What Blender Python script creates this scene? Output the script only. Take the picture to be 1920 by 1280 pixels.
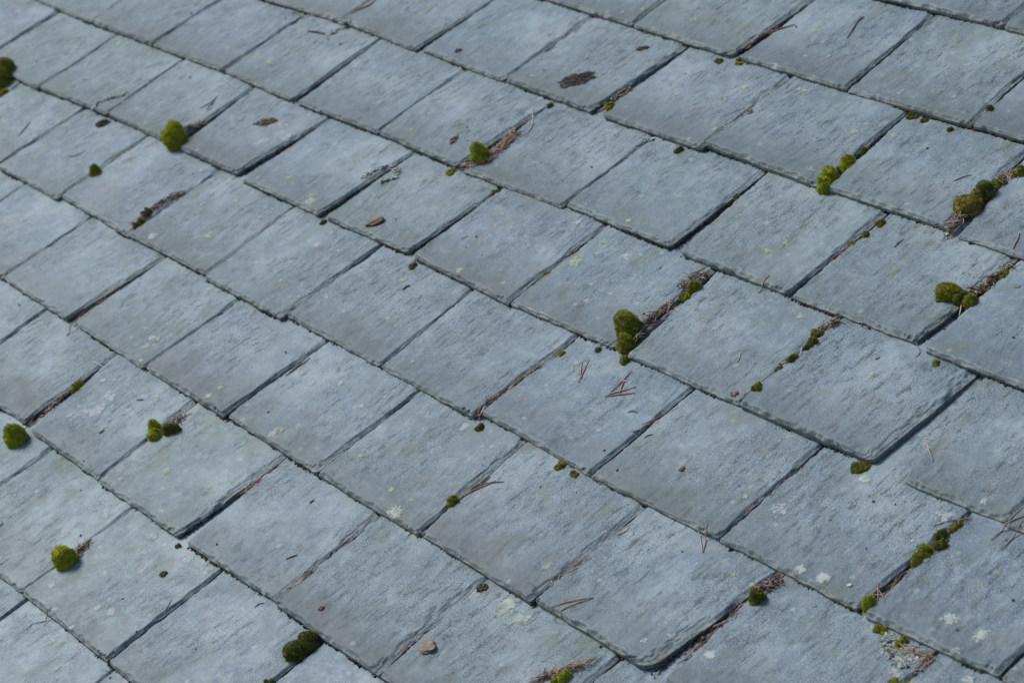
import bpy, math, random
import numpy as np
from mathutils import Matrix, Vector

for o in list(bpy.data.objects):
    bpy.data.objects.remove(o, do_unlink=True)
scene = bpy.context.scene
COL = scene.collection

# ------------------------------------------------------------------ camera, sky, sun, exposure
PITCH = math.radians(25.974)                 # roof slope
ROOF_Z = 4.6                                 # height of the roof's middle above the ground
RM = Matrix.Rotation(PITCH, 4, 'X')
def roof(u, v, n=0.0):                       # along the courses, up the slope, off the slope -> world
    return (RM @ Vector((u, v, n))) + Vector((0, 0, ROOF_Z))
AX_U = Vector((0.59753897, 0.72084872, -0.35117561))    # camera right in roof terms
AX_V = Vector((-0.28246864, 0.59912394, 0.7491742))     # camera up
AX_N = Vector((0.75043897, -0.34846468, 0.56161706))    # camera back
DIST = 3.45
cam = bpy.data.cameras.new('camera')
cam.sensor_width = 36.0
cam.lens = 36.0 * 4542.47 / 1920.0
cam.clip_end = 2000.0
cam.dof.use_dof = True
cam.dof.focus_distance = 3.2
cam.dof.aperture_fstop = 8.0
camo = bpy.data.objects.new('camera', cam)
COL.objects.link(camo)
m3 = Matrix((AX_U, AX_V, AX_N)).transposed().to_4x4()
camo.matrix_world = Matrix.Translation(roof(*(AX_N * DIST))) @ RM @ m3
scene.camera = camo

SUN_ROOF = Vector((-0.58, 0.02, 0.77)).normalized()     # where the soft light comes from, roof terms
SUN_DIR = (RM.to_3x3() @ SUN_ROOF).normalized()
SUN_EL = math.asin(SUN_DIR.z)
world = bpy.data.worlds.new('World')
scene.world = world
world.use_nodes = True
wn = world.node_tree
wn.nodes.clear()
sky = wn.nodes.new('ShaderNodeTexSky')
sky.sky_type = 'NISHITA'
sky.sun_disc = False
sky.sun_elevation = SUN_EL
sky.sun_rotation = math.atan2(SUN_DIR.x, SUN_DIR.y)
sky.air_density = 1.0
sky.dust_density = 1.5
sky.ozone_density = 1.0
bg = wn.nodes.new('ShaderNodeBackground')
bg.inputs['Strength'].default_value = 0.056
wo = wn.nodes.new('ShaderNodeOutputWorld')
wn.links.new(sky.outputs[0], bg.inputs['Color'])
wn.links.new(bg.outputs[0], wo.inputs['Surface'])

sun = bpy.data.lights.new('sun', 'SUN')
sun.energy = 1.5
sun.angle = math.radians(20.0)
sun.color = (1.0, 0.985, 0.96)
suno = bpy.data.objects.new('sun', sun)
COL.objects.link(suno)
suno.rotation_euler = SUN_DIR.to_track_quat('Z', 'Y').to_euler()
suno.location = roof(-2, 0, 6)

scene.view_settings.view_transform = 'Standard'
scene.view_settings.look = 'None'
scene.view_settings.exposure = 1.34
scene.view_settings.gamma = 1.0
scene.view_settings.use_curve_mapping = False

scene.cycles.use_denoising = True
scene.cycles.max_bounces = 5
scene.cycles.diffuse_bounces = 1
scene.cycles.glossy_bounces = 2

# ------------------------------------------------------------------ measured positions (metres on the roof)
JOINTS = {  # course: joint = (right foot of one slate, left foot of the next, head on the course above), metres up and along the roof
    -4: [(-0.2948,-0.7241,-0.2802,-0.7229,-0.2837,-0.5259),(-0.0332,-0.7232,-0.0242,-0.7222,-0.0323,-0.5271)],
    -3: [(-0.6482,-0.5128,-0.6152,-0.519,-0.6506,-0.3335),(-0.4016,-0.5209,-0.3881,-0.524,-0.3975,-0.3325),(-0.1515,-0.5231,-0.1239,-0.5245,-0.1424,-0.3406),(0.0983,-0.5198,0.1089,-0.5225,0.1019,-0.3339),(0.3433,-0.5237,0.355,-0.5218,0.3438,-0.3327)],
    -2: [(-1.0676,-0.3228,-1.0616,-0.3228,-1.0654,-0.1339),(-0.8212,-0.3279,-0.803,-0.3253,-0.7999,-0.1391),(-0.5696,-0.3307,-0.554,-0.3286,-0.5535,-0.143),(-0.3191,-0.3312,-0.3094,-0.3263,-0.3066,-0.14),(-0.0618,-0.3326,-0.0523,-0.3325,-0.0578,-0.144),(0.186,-0.3325,0.1965,-0.3301,0.1856,-0.1343),(0.4322,-0.3323,0.4442,-0.3285,0.4416,-0.1366),(0.6661,-0.3301,0.6932,-0.3293,0.6837,-0.1334)],
    -1: [(-1.1854,-0.1371,-1.1815,-0.1274,-1.1828,0.063),(-0.935,-0.1366,-0.9205,-0.1351,-0.9268,0.0618),(-0.6779,-0.1328,-0.6619,-0.1388,-0.6729,0.0552),(-0.421,-0.1407,-0.4209,-0.1311,-0.422,0.0504),(-0.1703,-0.1353,-0.1585,-0.1347,-0.168,0.0524),(0.0732,-0.1378,0.079,-0.1252,0.0787,0.0534),(0.3195,-0.1327,0.3321,-0.134,0.3282,0.0568),(0.5719,-0.1298,0.5803,-0.1294,0.5749,0.0553),(0.8168,-0.1269,0.8346,-0.1301,0.8263,0.0598),(1.0279,-0.1208,1.0339,-0.1208,1.0314,0.0722)],
    0: [(-1.6075,0.0585,-1.5963,0.0625,-1.6051,0.2505),(-1.3388,0.0702,-1.3328,0.0702,-1.3473,0.2529),(-1.0932,0.0693,-1.0638,0.0676,-1.0935,0.2593),(-0.8679,0.068,-0.836,0.062,-0.8387,0.2537),(-0.5977,0.0597,-0.5771,0.0609,-0.5824,0.2499),(-0.3498,0.0662,-0.3292,0.0627,-0.334,0.2481),(-0.0845,0.0559,-0.0749,0.0577,-0.0817,0.2549),(0.1556,0.0636,0.1921,0.0602,0.1691,0.2529),(0.4163,0.0622,0.4236,0.0601,0.4203,0.2545),(0.6627,0.0652,0.72,0.0595,0.6658,0.2513),(0.8724,0.0657,0.8816,0.0627,0.878,0.2575)],
    1: [(-1.7132,0.2553,-1.7072,0.2553,-1.7208,0.4483),(-1.4681,0.2577,-1.4621,0.2577,-1.463,0.4272),(-1.2037,0.2609,-1.1977,0.2609,-1.2009,0.4428),(-0.956,0.2558,-0.9371,0.2562,-0.9537,0.4608),(-0.6935,0.2594,-0.6875,0.2594,-0.6889,0.4544),(-0.4545,0.2537,-0.4329,0.2505,-0.436,0.4436),(-0.1839,0.256,-0.1792,0.2622,-0.1845,0.4522),(0.0673,0.26,0.0924,0.2566,0.0694,0.4535),(0.3148,0.2581,0.3233,0.2571,0.3209,0.4525),(0.5547,0.2613,0.5776,0.2539,0.5628,0.456)],
    2: [(-1.0937,0.4655,-1.0877,0.4655,-1.0809,0.6585),(-0.839,0.4578,-0.8209,0.4641,-0.8215,0.6333),(-0.5827,0.4539,-0.5713,0.458,-0.5708,0.6546),(-0.3358,0.4522,-0.3056,0.4531,-0.3199,0.6501),(-0.0777,0.4535,-0.066,0.4623,-0.0738,0.6551),(0.183,0.4565,0.2034,0.4582,0.1754,0.6468),(0.43,0.4608,0.4569,0.4538,0.4204,0.6265)],
    3: [(-0.7145,0.6626,-0.7027,0.6631,-0.71,0.8571),(-0.4643,0.659,-0.4583,0.659,-0.4716,0.852),(-0.2136,0.6563,-0.1883,0.6576,-0.1977,0.8338),(0.0441,0.6558,0.0531,0.6548,0.0391,0.8621),(0.2954,0.6569,0.3033,0.6585,0.2877,0.8513)],
    4: [(0.1717,0.8697,0.1813,0.8671,0.1681,1.0629)],
}
LICHEN = [
    (-0.0565,0.1757,0.0132,"y"),(0.2288,0.3414,0.0092,"y"),(0.2212,0.3139,0.0085,"y"),(0.3625,0.2370,0.0081,"y"),(0.5448,0.1887,0.0050,"y"),(0.4023,0.2757,0.0047,"y"),
    (-0.0516,0.2300,0.0088,"y"),(0.1273,0.0131,0.0078,"y"),(-0.3056,0.0209,0.0080,"y"),(-0.2569,0.0263,0.0048,"y"),(-0.4541,-0.1013,0.0054,"y"),(-0.4413,-0.0927,0.0049,"y"),
    (-0.1903,-0.2989,0.0112,"y"),(-0.1922,-0.3149,0.0115,"w"),(-0.1156,-0.1035,0.0046,"y"),(-0.1530,-0.1253,0.0040,"y"),(-0.2158,0.0718,0.0085,"y"),(-0.1521,-0.0562,0.0036,"y"),
    (-0.5372,0.0114,0.0083,"w"),(-0.1157,-0.2062,0.0081,"w"),(-0.3939,-0.0684,0.0066,"w"),(-0.1943,-0.1878,0.0088,"w"),(-0.2400,-0.2101,0.0089,"w"),(-0.0042,-0.1630,0.0045,"w"),
    (0.0733,-0.1521,0.0102,"w"),(-0.0968,-0.1730,0.0035,"w"),(0.1763,-0.1426,0.0051,"w"),(-0.7605,-0.0638,0.0122,"y"),(-0.8653,-0.1163,0.0134,"w"),(-0.8234,-0.1918,0.0091,"y"),
    (-0.9116,-0.2339,0.0070,"y"),(-0.8853,-0.2222,0.0065,"y"),(-0.6010,-0.2698,0.0091,"y"),(-0.6123,-0.2779,0.0087,"w"),(-0.6044,-0.2980,0.0089,"w"),(-0.6313,-0.2374,0.0055,"w"),
    (-0.6352,-0.1519,0.0062,"w"),(-0.5760,-0.3233,0.0066,"w"),(-0.4781,-0.3571,0.0073,"y"),(-0.6055,-0.3843,0.0088,"w"),(-0.5856,-0.3719,0.0054,"w"),(-0.3744,-0.2942,0.0058,"y"),
    (-0.3736,-0.3188,0.0082,"w"),(-0.7085,-0.2284,0.0056,"y"),(-1.4743,0.1362,0.0094,"y"),(-1.3906,-0.0445,0.0093,"y"),(-1.4138,0.0092,0.0084,"y"),(-1.2131,0.0854,0.0068,"y"),
    (-0.8024,0.0224,0.0083,"y"),(-1.1744,0.3153,0.0077,"y"),(-1.8396,0.1158,0.0091,"y"),(-0.7147,0.0130,0.0086,"w"),(-1.0796,-0.1207,0.0068,"y"),(-1.7112,0.2804,0.0090,"y"),
    (-1.5677,0.2337,0.0110,"y"),(-1.5025,0.2136,0.0089,"y"),(-0.7421,0.1978,0.0076,"y"),(-0.7470,0.1022,0.0101,"y"),(-0.6557,0.0905,0.0110,"y"),(-0.6421,0.0749,0.0144,"w"),
    (-0.7666,0.3206,0.0060,"y"),(-0.5379,0.1404,0.0068,"y"),(-0.6206,0.2884,0.0067,"y"),(-0.2601,0.1768,0.0080,"y"),(-0.2737,0.2049,0.0060,"y"),(-0.7392,0.2162,0.0042,"w"),
    (-1.1537,0.3593,0.0083,"w"),(-0.4623,0.1363,0.0052,"w"),(-0.9399,0.5688,0.0068,"y"),(-0.8642,0.5847,0.0067,"y"),(-1.1204,0.3168,0.0078,"y"),(-0.1268,0.6039,0.0081,"y"),
    (-0.1328,0.5665,0.0054,"y"),(-0.2247,0.5431,0.0043,"y"),(-0.2266,0.5305,0.0059,"y"),(-0.0846,0.4979,0.0069,"y"),(-0.2074,0.4263,0.0049,"y"),(-0.0779,0.3848,0.0052,"y"),
    (-0.0589,0.3924,0.0048,"y"),(-0.0426,0.2743,0.0066,"y"),(-0.3575,0.7130,0.0064,"y"),(-0.1917,0.5760,0.0061,"y"),(-0.1320,0.2434,0.0087,"w"),(-0.1205,0.7612,0.0098,"y"),
    (-0.0825,0.7395,0.0061,"y"),(-0.0444,0.7126,0.0049,"y"),(0.2004,0.6000,0.0065,"y"),(0.1476,0.4794,0.0080,"y"),(0.1354,0.5806,0.0089,"y"),(0.3489,0.5342,0.0038,"y"),
    (0.2302,0.8153,0.0094,"y"),(-0.0230,0.6328,0.0075,"y"),(0.1141,0.6029,0.0047,"w"),(-0.1984,-0.5423,0.0131,"w"),(-0.3383,-0.6175,0.0108,"w"),(-0.1793,-0.5688,0.0080,"w"),
    (-0.1459,-0.5926,0.0084,"w"),(-0.2468,-0.6881,0.0085,"w"),(-0.2154,-0.6503,0.0067,"w"),(-0.1375,-0.6724,0.0073,"w"),(-0.1107,-0.6661,0.0096,"w"),(-0.1369,-0.7165,0.0067,"w"),
    (-0.1030,-0.5395,0.0118,"w"),(-0.1542,-0.7482,0.0086,"w"),(-0.3142,-0.5601,0.0123,"w"),(-0.3243,-0.5421,0.0076,"w"),(-0.1961,-0.4358,0.0066,"y"),(-0.2948,-0.4517,0.0082,"y"),
    (0.1314,-0.3270,0.0163,"c"),(0.4094,-0.3528,0.0157,"c"),(0.4459,-0.3547,0.0126,"c"),(-0.0182,-0.2735,0.0063,"y"),(0.0849,-0.2966,0.0055,"y"),(0.1304,-0.2932,0.0047,"y"),
    (0.3346,-0.4471,0.0036,"w"),(0.4113,-0.2801,0.0085,"y"),(0.5555,-0.0568,0.0052,"y"),(0.6380,-0.1616,0.0042,"y"),(0.4736,-0.2516,0.0056,"y"),(0.6519,-0.2775,0.0087,"w"),
    (0.6271,-0.3009,0.0063,"w"),(0.7141,-0.2712,0.0070,"c"),(0.5194,-0.1049,0.0040,"w"),(0.6708,0.0424,0.0091,"c"),(0.7491,-0.1113,0.0099,"c"),(0.7126,-0.1188,0.0105,"w"),
    (0.9267,-0.0834,0.0124,"w"),(0.9751,-0.0842,0.0125,"w"),(0.9665,-0.1187,0.0083,"w"),(0.9982,-0.1382,0.0094,"w"),(0.9208,-0.1761,0.0111,"w"),(0.8340,0.0793,0.0070,"w"),
    (0.6728,-0.0214,0.0046,"y"),(0.7975,-0.0098,0.0032,"w"),(-0.5496,-0.4327,0.0298,"b"),(-0.5675,-0.4618,0.0258,"b"),(-0.5544,-0.4015,0.0205,"b"),(-0.9211,0.1962,0.0323,"b"),
    (-0.9042,0.1539,0.0276,"b"),(-0.8628,0.1860,0.0205,"b"),(0.0109,0.2184,0.0127,"b"),(0.0118,0.1467,0.0079,"b"),(0.6133,-0.0513,0.0203,"b"),(0.8035,0.0407,0.0196,"b"),
    (0.0405,0.1183,0.0100,"b"),(-0.6374,-0.5549,0.0076,"w"),(0.2456,-0.7226,0.0080,"w"),
]
MOSS = [
    ("moss_cushion","bright green grassy moss clump cut by the left edge of the picture",[(-1.7501,0.0593,0.0243,0.0345),(-1.7295,0.0397,0.0210,0.0314)],1),
    ("moss_tuft","small brownish moss tuft just below the clump at the left picture edge",[(-1.6911,0.0202,0.0104,0.0080)],3),
    ("moss_cushion","bright round moss dome beside brown crumbs in the upper left",[(-1.0903,0.0781,0.0218,0.0356)],0),
    ("moss_cushion","small round moss button in a joint left of the upper left moss dome",[(-1.1785,-0.0528,0.0105,0.0159)],1),
    ("moss_tuft","small olive moss with dead needles filling a joint on the left side",[(-0.9304,-0.1066,0.0109,0.0123),(-0.9405,-0.0829,0.0091,0.0136)],2),
    ("moss_cushion","round green moss tangled in pale dead grass, upper middle",[(-0.4271,0.2859,0.0145,0.0293)],0),
    ("moss_tuft","flat moss patch under a slate edge left of the tangled dead grass",[(-0.4607,0.2454,0.0085,0.0066)],1),
    ("moss_tuft","flat moss patch under a slate edge right of the tangled dead grass",[(-0.3339,0.2408,0.0075,0.0050)],2),
    ("moss_tuft","little moss knob at a joint foot, near the top, below a reddish twig",[(-0.1974,0.6568,0.0051,0.0108),(-0.1895,0.6504,0.0059,0.0041)],1),
    ("moss_tuft","dark flat moss under a slate edge, near the top, left of the moss knob",[(-0.2318,0.6436,0.0085,0.0045)],2),
    ("moss_tuft","little moss knob in the joint right of the dark pellet",[(-0.3176,0.4800,0.0076,0.0061)],1),
    ("moss_tuft","little moss knob under the slate edge below the dark pellet",[(-0.4324,0.4397,0.0056,0.0097)],2),
    ("moss_cushion","tiny dark moss ball under a slate corner in the upper middle",[(-0.1105,0.4405,0.0061,0.0086)],2),
    ("moss_tuft","tiny dark moss in the joint below the tiny moss ball",[(0.0721,0.3923,0.0066,0.0049)],2),
    ("moss_cushion","tiny moss ball in the joint at the upper right picture edge",[(0.3032,0.6972,0.0061,0.0078)],2),
    ("moss_tuft","wide dark moss strip under a slate edge on the upper right",[(0.1880,0.6479,0.0109,0.0048),(0.2141,0.6483,0.0077,0.0032)],2),
    ("moss_tuft","dark moss speck under a slate edge right of the wide dark moss strip",[(0.2711,0.6435,0.0053,0.0056)],2),
    ("moss_cushion","double lobed bright moss at a joint foot on the upper right",[(0.1847,0.4795,0.0123,0.0176),(0.1922,0.4614,0.0107,0.0167)],0),
    ("moss_cushion","oval bright moss just above the double lobed moss in the same joint",[(0.1852,0.5165,0.0119,0.0133)],0),
    ("moss_tuft","small dark oval moss topmost of the chain of three in one joint, upper right",[(0.1869,0.5523,0.0077,0.0078)],2),
    ("moss_cushion","large reddish tipped moss mound at a joint foot on the right",[(0.4266,0.5068,0.0182,0.0193),(0.4285,0.5241,0.0109,0.0172)],3),
    ("moss_cushion","dark green moss lump joined above the large reddish moss mound",[(0.4292,0.5425,0.0132,0.0193)],2),
    ("moss_tuft","narrow moss among dead needles above the dark green lump on the right",[(0.4321,0.5692,0.0095,0.0094)],1),
    ("moss_cushion","upright moss at the right picture edge in the joint with many needles",[(0.4401,0.6014,0.0073,0.0198),(0.4365,0.5952,0.0051,0.0089)],1),
    ("moss_tuft","dark oval moss at the top of a joint below the double lobed moss",[(0.3257,0.4357,0.0089,0.0056)],2),
    ("moss_tuft","dark moss knob below the dark oval moss in the same joint",[(0.3268,0.4068,0.0063,0.0073)],2),
    ("moss_tuft","thin moss shred lowest in the joint below the double lobed moss",[(0.3211,0.3821,0.0066,0.0035)],1),
    ("moss_cushion","dark rounded moss dome lying on a slate at the right",[(0.5303,0.3536,0.0154,0.0174)],1),
    ("moss_tuft","dark feathery moss tuft touching the right side of the rounded dome",[(0.5523,0.3549,0.0091,0.0207)],2),
    ("moss_cushion","oval moss in the joint below the feathery tuft on the right",[(0.5676,0.3558,0.0101,0.0141)],1),
    ("moss_tuft","small moss knob in the joint above the oval moss on the right",[(0.5645,0.3845,0.0070,0.0070)],2),
    ("moss_tuft","small moss under dead needles at the top of the joint, right edge",[(0.5666,0.4185,0.0077,0.0074)],1),
    ("moss_cushion","dark drooping moss at the top of a joint right of centre",[(0.4158,0.2160,0.0106,0.0133),(0.4243,0.1987,0.0078,0.0135),(0.4256,0.1846,0.0049,0.0068)],2),
    ("moss_tuft","ragged moss among needles below the dark drooping moss",[(0.4252,0.1604,0.0070,0.0071)],2),
    ("moss_tuft","ragged thin moss next to pale twigs in the joint right of centre",[(0.4242,0.1367,0.0070,0.0045)],2),
    ("moss_tuft","small moss at the foot of the joint below the drooping moss",[(0.4254,0.0916,0.0070,0.0079)],1),
    ("moss_cushion","largest moss cushion, olive dome with a trailing foot, in the centre",[(0.1525,0.0999,0.0201,0.0313),(0.1718,0.0756,0.0125,0.0164),(0.1911,0.0514,0.0062,0.0152)],1),
    ("moss_cushion","small moss with a lower tail in the joint above the largest cushion",[(0.1703,0.2094,0.0097,0.0169),(0.1704,0.1921,0.0089,0.0065)],1),
    ("moss_tuft","tiny dark moss under a slate edge left of the largest cushion",[(0.1334,0.0527,0.0059,0.0049)],2),
    ("moss_tuft","tiny moss in the joint left of the largest cushion",[(0.0874,0.0193,0.0056,0.0052)],1),
    ("moss_tuft","tiny green moss in a joint above and left of the largest cushion",[(-0.0774,0.1332,0.0051,0.0041)],1),
    ("moss_tuft","dark moss button at a slate corner near the middle of the picture",[(-0.3206,0.0514,0.0069,0.0071)],2),
    ("moss_tuft","small dark moss at a slate corner below the pale lichen ring",[(-0.5797,0.0556,0.0060,0.0073)],2),
    ("moss_tuft","moss shred under a slate corner below the heap of brown twigs",[(0.0970,-0.1437,0.0081,0.0069)],2),
    ("moss_cushion","small oval moss with long reddish needles at its side, lower middle",[(0.1906,-0.2653,0.0089,0.0145)],1),
    ("moss_cushion","large peanut shaped dark moss at the bottom of the picture",[(0.2097,-0.5381,0.0137,0.0188),(0.2100,-0.5601,0.0136,0.0171)],2),
    ("moss_cushion","bright round moss dome in a joint at the lower left",[(-0.2692,-0.6476,0.0159,0.0294)],0),
    ("moss_cushion","bright moss dome at the left picture edge above a faint pale spot",[(-0.6238,-0.5422,0.0161,0.0318)],0),
    ("moss_tuft","small flat moss among long needles above the left edge dome",[(-0.6404,-0.4153,0.0108,0.0108)],1),
    ("moss_cushion","bright two lobed moss touching a dark feathery tuft on the left",[(-0.4046,-0.4053,0.0107,0.0177),(-0.3869,-0.4154,0.0107,0.0138)],0),
    ("moss_tuft","dark feathery moss tuft against the bright two lobed moss",[(-0.3699,-0.3953,0.0119,0.0283)],2),
    ("moss_tuft","flat olive moss under a slate edge in the lower middle",[(0.2718,-0.1395,0.0084,0.0070)],1),
    ("moss_tuft","thin dark moss strip right of the flat olive moss, lower middle",[(0.3005,-0.1387,0.0084,0.0029)],2),
    ("moss_cushion","flat wide moss under the chipped corner of the thick edged slate",[(0.6499,0.0543,0.0111,0.0039)],2),
    ("moss_cushion","round moss at a slate corner on the lower right beside crossed needles",[(0.8269,-0.1174,0.0089,0.0169)],0),
    ("moss_cushion","long leaning moss in the lower right joint, below a taller lump",[(0.8269,-0.0177,0.0106,0.0123),(0.8273,-0.0334,0.0081,0.0140)],1),
    ("moss_cushion","tall dark moss lump in the lower right joint",[(0.8258,0.0079,0.0094,0.0193),(0.8375,-0.0024,0.0075,0.0114)],2),
    ("moss_cushion","topmost small round moss in the lower right joint",[(0.8288,0.0339,0.0084,0.0101)],1),
    ("moss_cushion","dark moss with brown litter at a joint top near the lower right",[(0.6955,-0.1754,0.0101,0.0160)],2),
    ("moss_cushion","bright moss with long dead needles at the bottom picture edge",[(0.5758,-0.3931,0.0086,0.0110),(0.5705,-0.4031,0.0057,0.0068)],0),
    ("moss_tuft","dark ragged moss low in the joint below the peanut shaped moss",[(0.2194,-0.6124,0.0061,0.0089)],2),
    ("moss_tuft","small moss on the pale leafy lichen at the lower right",[(0.8969,-0.1358,0.0078,0.0070)],1),
    ("moss_tuft","olive moss strip left of the pale leafy lichen at the lower right",[(0.8626,-0.1351,0.0091,0.0048)],1),
    ("moss_tuft","mossy strand curving out of frame at the lower right bottom edge",[(0.9412,-0.1743,0.0118,0.0041),(0.9341,-0.1849,0.0077,0.0027)],1),
    ("moss_tuft","tiny moss tuft below a slate corner at the lower left",[(-0.1418,-0.5330,0.0041,0.0071)],1),
    ("moss_tuft","tiny moss tuft under a slate edge on the right, below a curled needle",[(0.6065,0.2442,0.0061,0.0049)],1),
]
LITTER = [
    ("brown crumbs and needles beside the upper left moss dome",[(-1.1015,0.1035),(-1.0993,0.1194),(-1.0867,0.1409)],0.0066,40,"r"),
    ("dead needles packed in the joint with olive moss, left side",[(-0.9328,-0.1118),(-0.9443,-0.0729),(-0.9461,-0.0422),(-0.9336,-0.0086)],0.0054,110,"r"),
    ("pale dead grass and needles tangled round the upper middle moss",[(-0.4445,0.2566),(-0.4158,0.2769),(-0.4150,0.3174),(-0.4264,0.3624)],0.0094,150,"t"),
    ("reddish needles in the joint at the top, right of centre",[(-0.2082,0.6720),(-0.2071,0.7105),(-0.2009,0.7478)],0.0034,60,"r"),
    ("needles in the joint right of the dark pellet",[(-0.3203,0.4627),(-0.3227,0.5010),(-0.3191,0.5341)],0.0034,34,"t"),
    ("reddish needles in the joint in the upper right middle",[(-0.0644,0.4644),(-0.0657,0.5008),(-0.0612,0.5553)],0.0024,40,"r"),
    ("heavy reddish needle litter round the large reddish moss mound",[(0.4337,0.4721),(0.4365,0.5044),(0.4246,0.5626),(0.4317,0.5973)],0.0094,130,"r"),
    ("needles at the end of the joint under the large reddish mound",[(0.4387,0.4556),(0.4373,0.4736),(0.4247,0.4933)],0.0058,50,"r"),
    ("reddish needles beside the small moss above the largest cushion",[(0.1526,0.1984),(0.1492,0.2287),(0.1641,0.2417)],0.0082,40,"r"),
    ("reddish bark and needles heaped right of the largest moss cushion",[(0.1770,0.0909),(0.1660,0.1167),(0.1645,0.1372),(0.1699,0.1684)],0.0074,120,"r"),
    ("needle litter in the joint with the drooping moss, upper part",[(0.4092,0.2241),(0.4169,0.2372),(0.4209,0.2510)],0.0071,60,"r"),
    ("needle litter and pale twigs in the joint below the drooping moss",[(0.4232,0.0964),(0.4200,0.1353),(0.4252,0.1611),(0.4247,0.1842)],0.0035,110,"r"),
    ("brown twigs heaped in the joint left of the slate with crossed needles",[(0.0780,-0.1341),(0.0697,-0.1018),(0.0746,-0.0750),(0.0787,-0.0423)],0.0044,150,"t"),
    ("needles continuing up the joint above the heap of brown twigs",[(0.0787,-0.0423),(0.0800,-0.0071),(0.0815,0.0334)],0.0022,60,"t"),
    ("reddish bark bit and needles in the joint right of centre, below middle",[(0.3237,-0.0419),(0.3243,-0.0254),(0.3273,-0.0101)],0.0035,32,"r"),
    ("needle litter right of the feathery moss on the right",[(0.5444,0.3750),(0.5621,0.3795),(0.5598,0.4056),(0.5656,0.4474)],0.0056,90,"r"),
    ("long needles in the joint above the left edge moss dome",[(-0.6266,-0.5149),(-0.6332,-0.4776),(-0.6447,-0.4287)],0.0033,55,"r"),
    ("reddish needles in a dark joint at the far left middle",[(-0.8035,-0.3133),(-0.8029,-0.2691),(-0.7986,-0.2155)],0.0026,40,"r"),
    ("needles beside the dark feathery tuft on the left",[(-0.3871,-0.4131),(-0.3885,-0.3814),(-0.3875,-0.3613)],0.0063,34,"r"),
    ("needles beside the round moss dome at the lower left",[(-0.2611,-0.6441),(-0.2684,-0.6302),(-0.2820,-0.6076)],0.0053,50,"r"),
    ("reddish litter in a joint at the bottom left of centre",[(0.1038,-0.4855),(0.1054,-0.4679),(0.1051,-0.4535)],0.0021,34,"r"),
    ("reddish needles in the upper part of the same bottom left joint",[(0.0992,-0.4208),(0.1025,-0.3850),(0.1065,-0.3543)],0.0021,34,"r"),
    ("needles in the joint left of the long needles, lower left of centre",[(-0.1379,-0.4149),(-0.1393,-0.3792),(-0.1372,-0.3426)],0.0030,50,"t"),
    ("long needle bundle packed under the big slate at the bottom right",[(0.6920,-0.2956),(0.6872,-0.2596),(0.6881,-0.2149),(0.6835,-0.1829)],0.0037,170,"r"),
    ("reddish litter above the dark moss near the lower right",[(0.6887,-0.1650),(0.6942,-0.1519),(0.6935,-0.1373)],0.0057,60,"r"),
    ("dry needles in the long joint at the lower middle",[(0.4428,-0.3148),(0.4432,-0.2780),(0.4494,-0.2270),(0.4510,-0.1620)],0.0020,80,"t"),
    ("needles in the joint below a mossy slate corner, lower right",[(0.8313,-0.0987),(0.8303,-0.0653),(0.8294,-0.0364)],0.0037,70,"r"),
    ("reddish needles round the topmost moss in the lower right joint",[(0.8371,-0.0025),(0.8308,0.0188),(0.8298,0.0532)],0.0043,60,"r"),
    ("dead needles lying on the pale leafy lichen at the lower right",[(0.9023,-0.1431),(0.9224,-0.1378),(0.9429,-0.1378),(0.9432,-0.1605)],0.0048,44,"t"),
    ("dead needles round the bright moss at the bottom picture edge",[(0.5484,-0.4133),(0.5683,-0.3857),(0.5837,-0.3588)],0.0051,70,"t"),
    ("thin line of reddish needles in the joint under the brown pebble",[(0.3480,-0.4943),(0.3451,-0.4649),(0.3450,-0.4284)],0.0020,30,"t"),
    ("needles in the joint at the upper left moss button",[(-1.1885,-0.0304),(-1.1884,0.0063),(-1.1816,0.0391)],0.0029,26,"t"),
    ("reddish grit in the joint below the yellow lichen spot, centre",[(-0.0821,0.1523),(-0.0815,0.1794),(-0.0794,0.2275)],0.0023,30,"r"),
    ("reddish needles in the joint left of the thick edged slate",[(0.5762,-0.0783),(0.5772,-0.0407),(0.5803,0.0145)],0.0020,36,"r"),
    ("needles in the joint of the dark oval moss on the right",[(0.3157,0.3090),(0.3160,0.3466),(0.3201,0.3860)],0.0022,30,"r"),
]
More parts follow.
